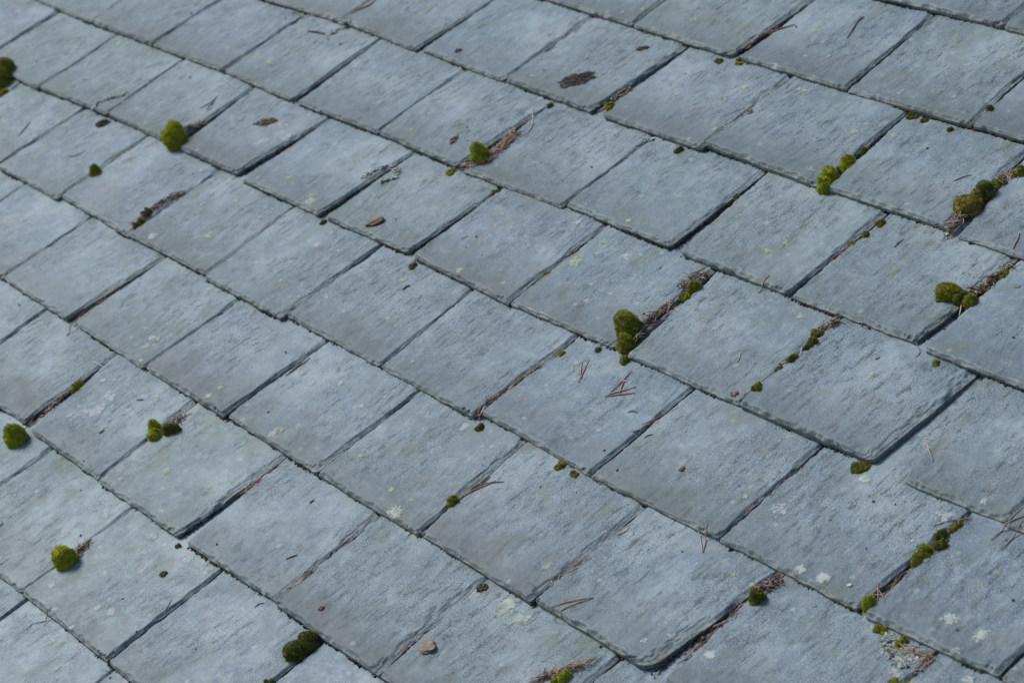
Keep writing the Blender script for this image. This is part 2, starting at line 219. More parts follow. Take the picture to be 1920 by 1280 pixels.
NEEDLES = [
    ("pair of tan needles lying flat at the left edge, upper left",[[(-1.4825,-0.0570),(-1.4939,-0.0367),(-1.5077,-0.0136)],[(-1.4875,-0.0466),(-1.5066,-0.0168)]],0.00120,"t"),
    ("pair of thin grey needles on a slate right of the upper left moss dome",[[(-1.1410,0.1638),(-1.1363,0.1808),(-1.1391,0.2002)],[(-1.1231,0.1671),(-1.1273,0.1824),(-1.1428,0.2040)]],0.00077,"d"),
    ("thin curved dark needle above the small moss button",[[(-1.2955,-0.0481),(-1.2809,-0.0406),(-1.2750,-0.0231)]],0.00073,"d"),
    ("short reddish bark strip on a slate near the top left",[[(-1.1373,0.4198),(-1.1174,0.4265),(-1.0909,0.4283)]],0.00196,"r"),
    ("flat curled twig at the very top, left of centre",[[(-1.0842,0.4887),(-1.0815,0.5090),(-1.0680,0.5187),(-1.0727,0.5421)]],0.00171,"t"),
    ("dark bent twig on a slate near the top right",[[(-0.0515,0.7620),(-0.0624,0.7882),(-0.0701,0.8036),(-0.0749,0.8186)],[(-0.0701,0.8036),(-0.0715,0.8213)]],0.00099,"d"),
    ("reddish twig sticking out of a joint at the top right of centre",[[(-0.2002,0.7252),(-0.1905,0.7392),(-0.1705,0.7627)]],0.00119,"r"),
    ("grey needle on the slate left of the large reddish mound",[[(0.3674,0.5455),(0.3733,0.5581),(0.3800,0.5686)]],0.00074,"d"),
    ("curved tan twig near the right edge below the large reddish mound",[[(0.5499,0.4616),(0.5436,0.4733),(0.5416,0.4821),(0.5332,0.4931)]],0.00099,"t"),
    ("thin white curling grass stem in the upper middle",[[(-0.4596,0.4234),(-0.4280,0.4016),(-0.4034,0.3762),(-0.4035,0.3596),(-0.4154,0.3505)]],0.00078,"w"),
    ("pair of brown needles left of the crossed needles, centre",[[(0.1654,-0.0123),(0.1527,0.0070),(0.1386,0.0308)],[(0.1606,-0.0050),(0.1452,0.0095),(0.1331,0.0221)]],0.00069,"t"),
    ("long crossed needles with a reddish bud, below the largest moss",[[(0.2249,-0.0143),(0.2414,-0.0014),(0.2616,0.0121)],[(0.2247,-0.0120),(0.2383,0.0065),(0.2521,0.0217)],[(0.2267,-0.0087),(0.2227,0.0204),(0.2170,0.0441)],[(0.2406,-0.0006),(0.2204,0.0277)],[(0.2205,0.0194),(0.2224,0.0239),(0.2295,0.0226)]],0.00094,"t"),
    ("straight tan needle at a slate edge right of centre",[[(0.2681,0.2453),(0.2678,0.2564),(0.2644,0.2748)]],0.00081,"t"),
    ("short dark needle on a slate at the right",[[(0.3855,0.4014),(0.3833,0.4104),(0.3838,0.4218)]],0.00073,"d"),
    ("tan needle with a brown bud on the smooth slate at the right",[[(0.6909,0.1312),(0.7072,0.1183),(0.7322,0.1016)],[(0.6903,0.1299),(0.6965,0.1320),(0.7028,0.1320)]],0.00092,"t"),
    ("standing V of two reddish needles at a slate edge, lower right of centre",[[(0.5740,-0.1542),(0.5561,-0.1411),(0.5401,-0.1288)],[(0.5739,-0.1532),(0.5618,-0.1380),(0.5487,-0.1189)]],0.00072,"t"),
    ("V of two tan needles on the slate at the lower middle",[[(0.4778,-0.3261),(0.4922,-0.3045),(0.5147,-0.2855)],[(0.4920,-0.3364),(0.4993,-0.3107),(0.5147,-0.2855)]],0.00079,"t"),
    ("long reddish needles reaching from the small oval moss, lower middle",[[(0.1919,-0.2524),(0.1955,-0.2368),(0.1973,-0.2187),(0.2247,-0.2020)],[(0.1902,-0.2511),(0.1923,-0.2294),(0.1973,-0.2187),(0.1964,-0.2042)],[(0.1933,-0.2517),(0.1974,-0.2335),(0.2121,-0.2063)]],0.00092,"r"),
    ("reddish needle crossing a slate corner at the far left",[[(-0.7890,-0.3493),(-0.7973,-0.3257),(-0.8055,-0.3076),(-0.8073,-0.2909)]],0.00103,"r"),
    ("thin grey stem on a slate above the flat moss, far left",[[(-0.6755,-0.3652),(-0.6616,-0.3628),(-0.6410,-0.3612)]],0.00067,"w"),
    ("fine dark needles at a slate edge in the lower left corner",[[(-0.2139,-0.7450),(-0.1986,-0.7304),(-0.2046,-0.7119)],[(-0.2114,-0.7585),(-0.2159,-0.7438)]],0.00048,"d"),
    ("thick curved needle at the right picture edge, lower right",[[(0.8808,0.0367),(0.8804,0.0542),(0.8847,0.0684),(0.8945,0.0856)]],0.00099,"t"),
    ("reddish needle with dark scales at the right edge, lower right",[[(0.9023,0.0309),(0.9009,0.0477),(0.9007,0.0593),(0.8975,0.0773)],[(0.8953,0.0447),(0.8952,0.0495),(0.9015,0.0461)]],0.00073,"r"),
    ("short white curved stem on a slate right of the largest moss",[[(0.3544,0.1222),(0.3508,0.1299),(0.3434,0.1370)]],0.00064,"w"),
    ("tiny dark curved needle below the crossed needles",[[(0.2827,-0.0221),(0.2866,-0.0155),(0.2964,-0.0153)]],0.00064,"d"),
    ("short grey needle on a slate below the reddish bark bit",[[(0.3425,-0.0451),(0.3434,-0.0389),(0.3488,-0.0339)]],0.00070,"d"),
    ("brown splinter on the slate left of the curled needle, right side",[[(0.5264,0.2127),(0.5287,0.2196)]],0.00089,"t"),
    ("pale bark flake on a slate in the lower left of centre",[[(0.0510,-0.4633),(0.0532,-0.4553),(0.0579,-0.4481)]],0.00107,"t"),
    ("small brown splinter above the pale bark flake",[[(-0.0174,-0.3744),(-0.0170,-0.3659)]],0.00095,"d"),
    ("curled tan needle at a slate edge on the right",[[(0.5718,0.2413),(0.5727,0.2485),(0.5668,0.2560),(0.5577,0.2597)]],0.00068,"t"),
    ("tiny white splinter on a slate in the middle",[[(-0.2823,0.1255),(-0.2813,0.1315),(-0.2795,0.1378)]],0.00065,"w"),
    ("brown seed husk on a slate in the middle",[[(-0.2833,0.0022),(-0.2849,0.0111),(-0.2799,0.0160)]],0.00161,"t"),
    ("reddish bark crumb on the whitish slate, left",[[(-0.4842,-0.4621),(-0.4835,-0.4512)]],0.00121,"r"),
    ("short brown splinter on the whitish slate below yellow lichen, left",[[(-0.5005,-0.3814),(-0.4897,-0.3734)]],0.00106,"t"),
    ("crossed pale needles beside the round moss at the lower right",[[(0.8113,-0.0842),(0.8245,-0.0972),(0.8375,-0.1130)],[(0.8162,-0.0903),(0.8296,-0.0953),(0.8429,-0.1041)],[(0.8172,-0.1033),(0.8250,-0.0969),(0.8347,-0.0943)]],0.00062,"t"),
    ("white twig by the feathery moss on the right",[[(0.5720,0.3275),(0.5621,0.3427),(0.5503,0.3549)]],0.00069,"w"),
    ("fine pale needle above the small moss, right edge",[[(0.5705,0.3969),(0.5504,0.4200)]],0.00056,"w"),
    ("long reddish needle at the topmost moss in the lower right joint",[[(0.8044,0.0209),(0.8134,0.0348),(0.8316,0.0527)]],0.00069,"r"),
    ("tan needle lying on the slate at the lower left picture edge",[[(-0.4553,-0.6674),(-0.4570,-0.6595)]],0.00117,"t"),
    ("dark needle by the joint top at the lower left middle",[[(0.0796,-0.5413),(0.0792,-0.5327),(0.0850,-0.5283)]],0.00063,"d"),
    ("two reddish needles lying in a joint left of the middle",[[(-0.2977,-0.2211),(-0.2965,-0.1956),(-0.2965,-0.1745)],[(-0.2972,-0.2183),(-0.3010,-0.1872)]],0.00087,"r"),
    ("fine needle standing in a joint at the lower left",[[(-0.0339,-0.6220),(-0.0406,-0.6112),(-0.0474,-0.6003)]],0.00050,"t"),
]
LUMPS = [
    ("stone","reddish brown oblong stone on a slate, upper middle",-0.4697,0.0908,0.0152,0.0101,"stone","stone"),
    ("stone","grey brown wedge shaped pebble at the bottom middle",0.3768,-0.4566,0.0119,0.0093,"pebble","stone"),
    ("stone","tiny cream chip on a slate at the lower right",0.7840,-0.1037,0.0034,0.0028,"cream","stone"),
    ("pellet","dark crumbled pellet of fine debris on a slate near the top",-0.4334,0.5041,0.0287,0.0174,"pellet","pellet"),
    ("dropping","fluffy brown crumb heap on a pale slate, upper left",-0.9555,0.1933,0.0205,0.0103,"brown","debris"),
    ("dropping","small brown crumb left of the tangled dead grass",-0.5201,0.2998,0.0056,0.0087,"brown","debris"),
    ("debris_clump","dark clump under a slate edge by the leafy lichen, upper left",-1.3332,0.0529,0.0148,0.0098,"dark","debris"),
    ("debris_clump","small brown bud scale at the foot of a slate right of centre",0.4006,0.0732,0.0045,0.0038,"brown","debris"),
    ("debris_clump","dark green crumb on a slate in the lower left",-0.1092,-0.5777,0.0048,0.0037,"dark","debris"),
    ("debris_clump","small brown crumb on the slate at the top middle",-0.7400,0.4859,0.0051,0.0037,"dark","debris"),
    ("debris_clump","reddish seed on a slate at the bottom left of centre",0.1844,-0.4941,0.0031,0.0024,"red","debris"),
    ("debris_clump","red crumb on the slate right of the lower middle",0.4388,-0.0628,0.0024,0.0027,"red","debris"),
    ("debris_clump","flat dark shred near the top right of the dark pellet",-0.3942,0.6208,0.0105,0.0039,"dark","debris"),
    ("debris_clump","dark wet lump filling a joint top at the bottom middle",0.3535,-0.3473,0.0074,0.0051,"dark","debris"),
    ("slate_chip","loose grey slate chip on a slate at the right edge",0.6005,0.4090,0.0059,0.0035,"chip","chip"),
    ("slate_chip","small dark slate chip under a slate edge, lower right",0.7638,-0.1464,0.0034,0.0025,"chip","chip"),
]
LEAFY = [
    ("pale leafy lichen ring bridging a joint in the upper middle",[(-0.6081,0.1659),(-0.6055,0.1852),(-0.5961,0.2041),(-0.5648,0.2075),(-0.5496,0.1924),(-0.5595,0.1764),(-0.5644,0.1684)],0.0052,170),
    ("pale leafy lichen strand along a joint in the upper left",[(-1.3866,0.0668),(-1.3983,0.0853),(-1.3866,0.1038),(-1.3655,0.1204),(-1.3549,0.1331)],0.0050,150),
    ("pale leafy lichen tuft under a slate edge at the top left",[(-1.0773,0.4361),(-1.0783,0.4498),(-1.0722,0.4624),(-1.0666,0.4713)],0.0068,120),
    ("pale leafy lichen specks at a slate edge at the very top left",[(-1.2458,0.4552),(-1.2061,0.4537),(-1.1801,0.4551)],0.0070,80),
    ("small white lichen tuft at a joint top in the upper middle",[(-0.1930,0.4391),(-0.1846,0.4408),(-0.1787,0.4460)],0.0041,60),
    ("large pale green leafy lichen on the slates at the lower right",[(0.8789,-0.1366),(0.8914,-0.1527),(0.9079,-0.1569),(0.9115,-0.1474),(0.9269,-0.1550),(0.9188,-0.1597),(0.9262,-0.1480)],0.0078,420),
    ("pale leafy lichen fringe under the large reddish moss mound",[(0.4332,0.4518),(0.4354,0.4626),(0.4430,0.4683)],0.0036,60),
]

# ------------------------------------------------------------------ helpers
TH = 0.009            # lift of one slate over the one below
EXPO = 0.194          # exposed length of a course
TAILV = {k: sum(j[1] + j[3] for j in JOINTS[k]) / (2 * len(JOINTS[k])) for k in JOINTS}
KMIN, KMAX = -8, 7
for k in range(-5, KMIN - 1, -1):
    TAILV[k] = TAILV[k + 1] - EXPO
for k in range(5, KMAX + 2):
    TAILV[k] = TAILV[k - 1] + EXPO + 0.006

def hash2(ix, iy, seed):
    h = (ix.astype(np.int64) * 374761393 + iy.astype(np.int64) * 668265263 + seed * 1442695041) & 0xffffffff
    h = ((h ^ (h >> 13)) * 1274126177) & 0xffffffff
    h = h ^ (h >> 16)
    return (h & 0xffffff) / float(0xffffff)

def vnoise(x, y, seed):
    x = np.asarray(x, float); y = np.asarray(y, float)
    x, y = np.broadcast_arrays(x, y)
    xi = np.floor(x); yi = np.floor(y)
    fx = x - xi; fy = y - yi
    fx = fx * fx * (3 - 2 * fx); fy = fy * fy * (3 - 2 * fy)
    a = hash2(xi, yi, seed); b = hash2(xi + 1, yi, seed)
    c = hash2(xi, yi + 1, seed); d = hash2(xi + 1, yi + 1, seed)
    return (a + (b - a) * fx) * (1 - fy) + (c + (d - c) * fx) * fy

def fbm(x, y, seed, octs=4):
    s = 0.0; amp = 0.5; tot = 0.0
    for i in range(octs):
        s = s + amp * vnoise(np.asarray(x) * 2 ** i, np.asarray(y) * 2 ** i, seed + i * 17)
        tot += amp; amp *= 0.5
    return s / tot

def surf(v):                                  # height of the exposed slate surface at v
    k0 = max([k for k in TAILV if TAILV[k] <= v], default=KMIN)
    return -TH * (v - TAILV[k0]) / EXPO

def make_mesh(name, verts, faces, smooth=True, attrs=None):
    me = bpy.data.meshes.new(name)
    me.from_pydata([tuple(p) for p in verts], [], faces)
    if smooth:
        me.polygons.foreach_set('use_smooth', [True] * len(me.polygons))
    if attrs:
        for an, av in attrs.items():
            a = me.attributes.new(an, 'FLOAT', 'POINT')
            a.data.foreach_set('value', np.asarray(av, np.float32))
    me.update()
    return me

def link(name, me, mat=None, parent=None, label=None, cat=None, group=None, kind=None, loc=None):
    o = bpy.data.objects.new(name, me)
    COL.objects.link(o)
    if mat is not None and me is not None and not me.materials:
        me.materials.append(mat)
    if parent is not None:
        o.parent = parent
        if loc: o.location = loc
    elif loc:
        o.location = roof(*loc); o.rotation_euler = (PITCH, 0, 0)
    if label: o['label'] = label
    if cat: o['category'] = cat
    if group: o['group'] = group
    if kind: o['kind'] = kind
    return o

def in_view(u, v, mx=170):
    p = Vector((u, v, 0)) - AX_N * DIST
    z = -p.dot(AX_N)
    if z <= 0.3: return False
    x = 960 + 4542.47 * p.dot(AX_U) / z; y = 640 - 4542.47 * p.dot(AX_V) / z
    return -mx < x < 1920 + mx and -mx < y < 1280 + mx

class Geo:                                     # collects small shapes for one mesh
    def __init__(s): s.v = []; s.f = []; s.a = []
    def add(s, vs, fs, a=0.0):
        o = len(s.v)
        s.v += [tuple(p) for p in vs]; s.f += [tuple(i + o for i in f) for f in fs]; s.a += [a] * len(vs)
    def tube(s, pts, r, a=0.0, taper=0.6, sides=4):
        pts = [Vector(p) for p in pts]; n = len(pts); vs = []; fs = []
        for i, p in enumerate(pts):
            d = (pts[min(i + 1, n - 1)] - pts[max(i - 1, 0)])
            d = d.normalized() if d.length > 1e-9 else Vector((1, 0, 0))
            side = d.cross(Vector((0, 0, 1)))
            side = side.normalized() if side.length > 1e-6 else Vector((1, 0, 0))
            up = side.cross(d)
            t = i / max(1, n - 1); rr = r * (1 - (1 - taper) * abs(2 * t - 1) ** 2)
            for q in range(sides):
                an = 2 * math.pi * (q + .5) / sides
                vs.append(p + side * (math.cos(an) * rr) + up * (math.sin(an) * rr))
        for i in range(n - 1):
            for q in range(sides):
                b = (q + 1) % sides
                fs.append((i * sides + q, i * sides + b, (i + 1) * sides + b, (i + 1) * sides + q))
        fs.append(tuple(range(sides - 1, -1, -1))); fs.append(tuple((n - 1) * sides + q for q in range(sides)))
        s.add(vs, fs, a)
    def lump(s, c, r, rng, a=0.0, sq=(1, 1, .7)):
        t = (1 + 5 ** .5) / 2
        base = [(-1, t, 0), (1, t, 0), (-1, -t, 0), (1, -t, 0), (0, -1, t), (0, 1, t), (0, -1, -t), (0, 1, -t), (t, 0, -1), (t, 0, 1), (-t, 0, -1), (-t, 0, 1)]
        fs = [(0, 11, 5), (0, 5, 1), (0, 1, 7), (0, 7, 10), (0, 10, 11), (1, 5, 9), (5, 11, 4), (11, 10, 2), (10, 7, 6), (7, 1, 8), (3, 9, 4), (3, 4, 2), (3, 2, 6), (3, 6, 8), (3, 8, 9), (4, 9, 5), (2, 4, 11), (6, 2, 10), (8, 6, 7), (9, 8, 1)]
        an = rng.random() * 6.28; ca, sa = math.cos(an), math.sin(an)
        vs = []
        for b in base:
            k = r * rng.uniform(.65, 1.25) / 1.9
            x, y, z = b[0] * k * sq[0], b[1] * k * sq[1], b[2] * k * sq[2]
            vs.append((c[0] + x * ca - y * sa, c[1] + x * sa + y * ca, c[2] + z))
        s.add(vs, fs, a)
    def mesh(s, name, smooth=True): return make_mesh(name, s.v, s.f, smooth, {'tone': s.a})

# ------------------------------------------------------------------ materials
def new_mat(name):
    m = bpy.data.materials.new(name); m.use_nodes = True
    nt = m.node_tree; nt.nodes.clear()
    out = nt.nodes.new('ShaderNodeOutputMaterial'); b = nt.nodes.new('ShaderNodeBsdfPrincipled')
    nt.links.new(b.outputs[0], out.inputs['Surface'])
    return m, nt, b, out

class NT:
    def __init__(s, nt): s.nt = nt
    def n(s, t, **kw):
        nd = s.nt.nodes.new(t)
        for k, v in kw.items(): setattr(nd, k, v)
        return nd
    def l(s, a, b): s.nt.links.new(a, b)
    def val(s, x, sock):
        if isinstance(x, (int, float)): sock.default_value = x
        elif isinstance(x, tuple): sock.default_value = x if len(x) == len(sock.default_value) else (*x, 1.0)
        else: s.l(x, sock)
    def math(s, op, a, b=0.0, c=None, clamp=False):
        nd = s.n('ShaderNodeMath', operation=op, use_clamp=clamp)
        s.val(a, nd.inputs[0]); s.val(b, nd.inputs[1])
        if c is not None: s.val(c, nd.inputs[2])
        return nd.outputs[0]
    def mapr(s, x, a, b, c=0.0, d=1.0):
        nd = s.n('ShaderNodeMapRange', interpolation_type='SMOOTHSTEP')
        s.val(x, nd.inputs['Value']); nd.inputs['From Min'].default_value = a; nd.inputs['From Max'].default_value = b
        nd.inputs['To Min'].default_value = c; nd.inputs['To Max'].default_value = d
        return nd.outputs['Result']
    def mix(s, f, a, b, blend='MIX'):
        nd = s.n('ShaderNodeMix', data_type='RGBA', blend_type=blend)
        s.val(f, nd.inputs[0]); s.val(a, nd.inputs[6]); s.val(b, nd.inputs[7])
        return nd.outputs[2]
    def mapping(s, vec, scale=(1, 1, 1), rot=0.0):
        nd = s.n('ShaderNodeMapping'); s.l(vec, nd.inputs['Vector'])
        nd.inputs['Scale'].default_value = scale; nd.inputs['Rotation'].default_value = (0, 0, rot)
        return nd.outputs[0]
    def noise(s, vec, scale, detail=4.0, rough=0.55, dist=0.0, dim='3D'):
        nd = s.n('ShaderNodeTexNoise', noise_dimensions=dim)
        s.l(vec, nd.inputs['Vector']); nd.inputs['Scale'].default_value = scale
        nd.inputs['Detail'].default_value = detail; nd.inputs['Roughness'].default_value = rough
        nd.inputs['Distortion'].default_value = dist
        return nd.outputs['Fac']
    def attr(s, name): return s.n('ShaderNodeAttribute', attribute_name=name).outputs['Fac']

def mat_slate():
    m, nt, b, out = new_mat('slate')
    k = NT(nt)
    tc = k.n('ShaderNodeTexCoord').outputs['Object']
    oi = k.n('ShaderNodeObjectInfo')
    rnd = oi.outputs['Random']
    off = k.n('ShaderNodeVectorMath', operation='MULTIPLY_ADD')
    k.l(rnd, off.inputs[0]); off.inputs[1].default_value = (37.0, 91.0, 13.0); k.l(tc, off.inputs[2])
    P = off.outputs[0]
    rot = -0.16
    big = k.noise(P, 6.0, 3.0, 0.6, dim='2D')
    med = k.noise(P, 40.0, 5.0, 0.70, dim='2D')
    streak = k.noise(k.mapping(P, (1.0, 0.30, 1.0), rot), 120.0, 5.0, 0.72, dim='2D')
    fine = k.noise(k.mapping(P, (1.0, 0.8, 1.0), rot), 520.0, 2.0, 0.75, dim='2D')
    film = k.noise(P, 17.0, 5.0, 0.68, dim='2D')
    # every slate has a stone of its own: blue grey, grey, greenish or slightly violet, lighter or darker
    wn_ = k.n('ShaderNodeTexWhiteNoise', noise_dimensions='1D'); k.l(rnd, wn_.inputs['W'])
    sp = k.n('ShaderNodeSeparateColor'); k.l(wn_.outputs['Color'], sp.inputs[0])
    t1, t2, t3 = sp.outputs[0], sp.outputs[1], sp.outputs[2]
    c = k.mix(t1, (0.124, 0.173, 0.206), (0.147, 0.194, 0.212))
    c = k.mix(k.mapr(t2, .55, .95, 0, .7), c, (0.141, 0.185, 0.186))
    c = k.mix(k.mapr(t3, .70, 1.0, 0, .7), c, (0.139, 0.167, 0.208))
    oc = k.n('ShaderNodeSeparateColor'); k.l(oi.outputs['Color'], oc.inputs[0])      # sky reflection put into the colour: slates darker, bluer towards the right
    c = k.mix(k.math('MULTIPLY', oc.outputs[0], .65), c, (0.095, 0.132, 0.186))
    c = k.mix(k.mapr(big, .52, .34, 0, .5), c, (0.095, 0.132, 0.152))
    c = k.mix(k.mapr(big, .49, .68, 0, .7), c, (0.206, 0.256, 0.274))
    c = k.mix(k.mapr(med, .52, .68, 0, .45), c, (0.207, 0.263, 0.282))
    c = k.mix(k.mapr(med, .47, .33, 0, .45), c, (0.083, 0.111, 0.122))
    rough_ = k.noise(k.mapping(P, (1.0, 0.55, 1.0), rot), 11.0, 4.0, 0.65, dim='2D')   # rough, pitted areas against smooth ones
    pit = k.mapr(k.math('MULTIPLY_ADD', t1, .10, rough_), .44, .62, .18, 1.0)
    c = k.mix(k.math('MULTIPLY', k.mapr(streak, .47, .36), k.math('MULTIPLY', pit, .85)), c, (0.039, 0.058, 0.068))
    c = k.mix(k.mapr(streak, .57, .70, 0, .40), c, (0.246, 0.309, 0.326))
    c = k.mix(k.math('MULTIPLY', k.mapr(fine, .45, .33), k.math('MULTIPLY', pit, .95)), c, (0.033, 0.045, 0.048))
    c = k.mix(k.mapr(fine, .61, .72, 0, .60), c, (0.347, 0.412, 0.410))
    # olive and rusty organic film in blotches
    c = k.mix(k.math('MULTIPLY', k.mapr(film, .52, .70), k.math('MULTIPLY_ADD', t2, .32, .18)), c, (0.118, 0.138, 0.104))
    c = k.mix(k.math('MULTIPLY', k.mapr(film, .46, .34), k.mapr(med, .50, .64, 0, .35)), c, (0.158, 0.150, 0.136))
    # algae and dirt left by water that drains over the foot of each slate
    dt = k.attr('foot')
    fm = k.math('MULTIPLY', k.mapr(k.math('MULTIPLY_ADD', big, -.13, k.math('MULTIPLY_ADD', film, -.06, dt)), .01, -.095), k.math('MULTIPLY_ADD', t3, .5, .5))
    c = k.mix(k.math('MULTIPLY', fm, .80), c, (0.070, 0.086, 0.088))
    edge = k.attr('edge')
    ec = k.mix(k.mapr(med, .42, .58), (0.098, 0.118, 0.128), (0.186, 0.212, 0.214))
    ec = k.mix(k.mapr(film, .50, .64, 0, .50), ec, (0.108, 0.122, 0.080))
    ec = k.mix(k.mapr(fine, .53, .64, 0, .8), ec, (0.32, 0.34, 0.325))
    c = k.mix(k.math('MULTIPLY', edge, .6), c, ec)
    # tiny pale and yellow lichen flecks
    vo = k.n('ShaderNodeTexVoronoi', feature='F1', voronoi_dimensions='2D')
    k.l(P, vo.inputs['Vector']); vo.inputs['Scale'].default_value = 34.0
    sep = k.n('ShaderNodeSeparateColor'); k.l(vo.outputs['Color'], sep.inputs[0])
    dd = k.math('MULTIPLY_ADD', streak, .22, k.math('MULTIPLY_ADD', fine, .25, vo.outputs['Distance']))
    spot = k.math('MULTIPLY', k.mapr(dd, .38, .30), k.mapr(sep.outputs[0], .93, .94))
    c = k.mix(k.math('MULTIPLY', spot, .38), c, k.mix(k.mapr(sep.outputs[1], .4, .42), (.26, .30, .20), (.34, .37, .36)))
    k.val(c, b.inputs['Base Color'])
    r = k.math('ADD', k.math('MULTIPLY_ADD', t1, .12, k.mapr(film, .35, .65, .34, .48)), k.mapr(fine, .3, .7, .0, .12))
    k.val(k.math('MULTIPLY_ADD', edge, .2, r), b.inputs['Roughness'])
    b.inputs['Specular IOR Level'].default_value = 0.28
    h = k.math('MULTIPLY', k.math('MULTIPLY_ADD', fine, .2, streak), pit)
    h = k.math('MULTIPLY_ADD', med, 1.2, h)
    bp = k.n('ShaderNodeBump'); bp.inputs['Strength'].default_value = 0.6; bp.inputs['Distance'].default_value = 0.0016
    k.l(h, bp.inputs['Height']); k.l(bp.outputs[0], b.inputs['Normal'])
    return m

def mat_lichen(name, c0, c1, cover, scale=300.0):
    m, nt, b, out = new_mat(name)
    k = NT(nt)
    tc = k.n('ShaderNodeTexCoord').outputs['Object']
    oi = k.n('ShaderNodeObjectInfo')
    off = k.n('ShaderNodeVectorMath', operation='MULTIPLY_ADD')
    k.l(oi.outputs['Random'], off.inputs[0]); off.inputs[1].default_value = (37.0, 91.0, 13.0); k.l(tc, off.inputs[2])
    P = off.outputs[0]
    n1 = k.noise(P, scale, 4.0, .65)
    n2 = k.noise(P, scale * .25, 3.0, .6)
    c = k.mix(k.mapr(n2, .35, .65), c0, c1)
    k.val(c, b.inputs['Base Color']); b.inputs['Roughness'].default_value = .9
    b.inputs['Specular IOR Level'].default_value = .15
    tr = k.n('ShaderNodeBsdfTransparent'); mx = k.n('ShaderNodeMixShader')
    rim = k.attr('rim')
    fac = k.mapr(k.math('ADD', k.math('MULTIPLY', n1, .6), k.math('MULTIPLY_ADD', n2, .4, k.math('MULTIPLY', rim, -.30))), .62 - cover * .45, .74 - cover * .45)
    k.l(k.math('MULTIPLY', fac, .35 + .6 * cover), mx.inputs[0]); k.l(tr.outputs[0], mx.inputs[1]); k.l(b.outputs[0], mx.inputs[2])
    k.l(mx.outputs[0], out.inputs['Surface'])
    bp = k.n('ShaderNodeBump'); bp.inputs['Strength'].default_value = .6; bp.inputs['Distance'].default_value = .001
    k.l(n1, bp.inputs['Height']); k.l(bp.outputs[0], b.inputs['Normal'])
    return m

def mat_tone(name, stops, rough=.85, scale=180.0, spec=.25, bump=.5):
    # colours along the per-piece attribute 'tone', broken up by noise
    m, nt, b, out = new_mat(name)
    k = NT(nt)
    tc = k.n('ShaderNodeTexCoord').outputs['Object']
    n1 = k.noise(tc, scale, 4.0, .6)
    t = k.math('ADD', k.attr('tone'), k.math('MULTIPLY_ADD', n1, .7, -.35), clamp=True)
    cr = k.n('ShaderNodeValToRGB')
    el = cr.color_ramp.elements
    while len(el) < len(stops): el.new(.5)
    for e, (p, c) in zip(el, stops): e.position = p; e.color = (*c, 1)
    k.l(t, cr.inputs[0]); k.l(cr.outputs[0], b.inputs['Base Color'])
    b.inputs['Roughness'].default_value = rough; b.inputs['Specular IOR Level'].default_value = spec
    bp = k.n('ShaderNodeBump'); bp.inputs['Strength'].default_value = bump; bp.inputs['Distance'].default_value = .001
    k.l(n1, bp.inputs['Height']); k.l(bp.outputs[0], b.inputs['Normal'])
    return m

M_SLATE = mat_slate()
M_LICHEN = {'y': mat_lichen('yellow_lichen', (.24, .29, .18), (.34, .39, .27), .60),
            'w': mat_lichen('white_lichen', (.29, .32, .31), (.38, .41, .39), .62),
            'c': mat_lichen('cream_lichen', (.24, .275, .25), (.37, .40, .36), .82),
            'b': mat_lichen('pale_bloom', (.34, .37, .39), (.40, .43, .45), .46, 160.0)}
M_MOSS = [mat_tone('bright_moss', [(0, (0.098, 0.108, 0.012)), (.45, (0.377, 0.414, 0.017)), (1, (0.728, 0.718, 0.042))], .9, 140),
          mat_tone('green_moss', [(0, (0.062, 0.064, 0.010)), (.45, (0.224, 0.232, 0.015)), (1, (0.458, 0.442, 0.034))], .9, 140),
          mat_tone('dark_moss', [(0, (0.038, 0.042, 0.010)), (.45, (0.125, 0.137, 0.018)), (1, (0.281, 0.276, 0.038))], .9, 140),
          mat_tone('reddish_moss', [(0, (0.078, 0.066, 0.012)), (.45, (0.260, 0.228, 0.024)), (1, (0.572, 0.359, 0.102))], .9, 140)]
M_CRUST = mat_tone('moss_crust', [(0, (.010, .010, .009)), (.5, (.034, .036, .018)), (1, (.100, .105, .030))], .95, 200)
M_NEEDLE = {'r': mat_tone('reddish_needle', [(0, (.030, .020, .015)), (.35, (.082, .054, .040)), (.7, (.200, .136, .098)), (1, (.450, .370, .300))], .6, 90),
            't': mat_tone('tan_needle', [(0, (.100, .066, .044)), (.5, (.270, .190, .135)), (1, (.440, .360, .290))], .6, 90),
            'd': mat_tone('dark_needle', [(0, (.035, .030, .026)), (.5, (.075, .066, .056)), (1, (.130, .115, .100))], .7, 90),
            'w': mat_tone('pale_stem', [(0, (.28, .27, .23)), (.5, (.42, .40, .35)), (1, (.55, .53, .48))], .7, 90)}
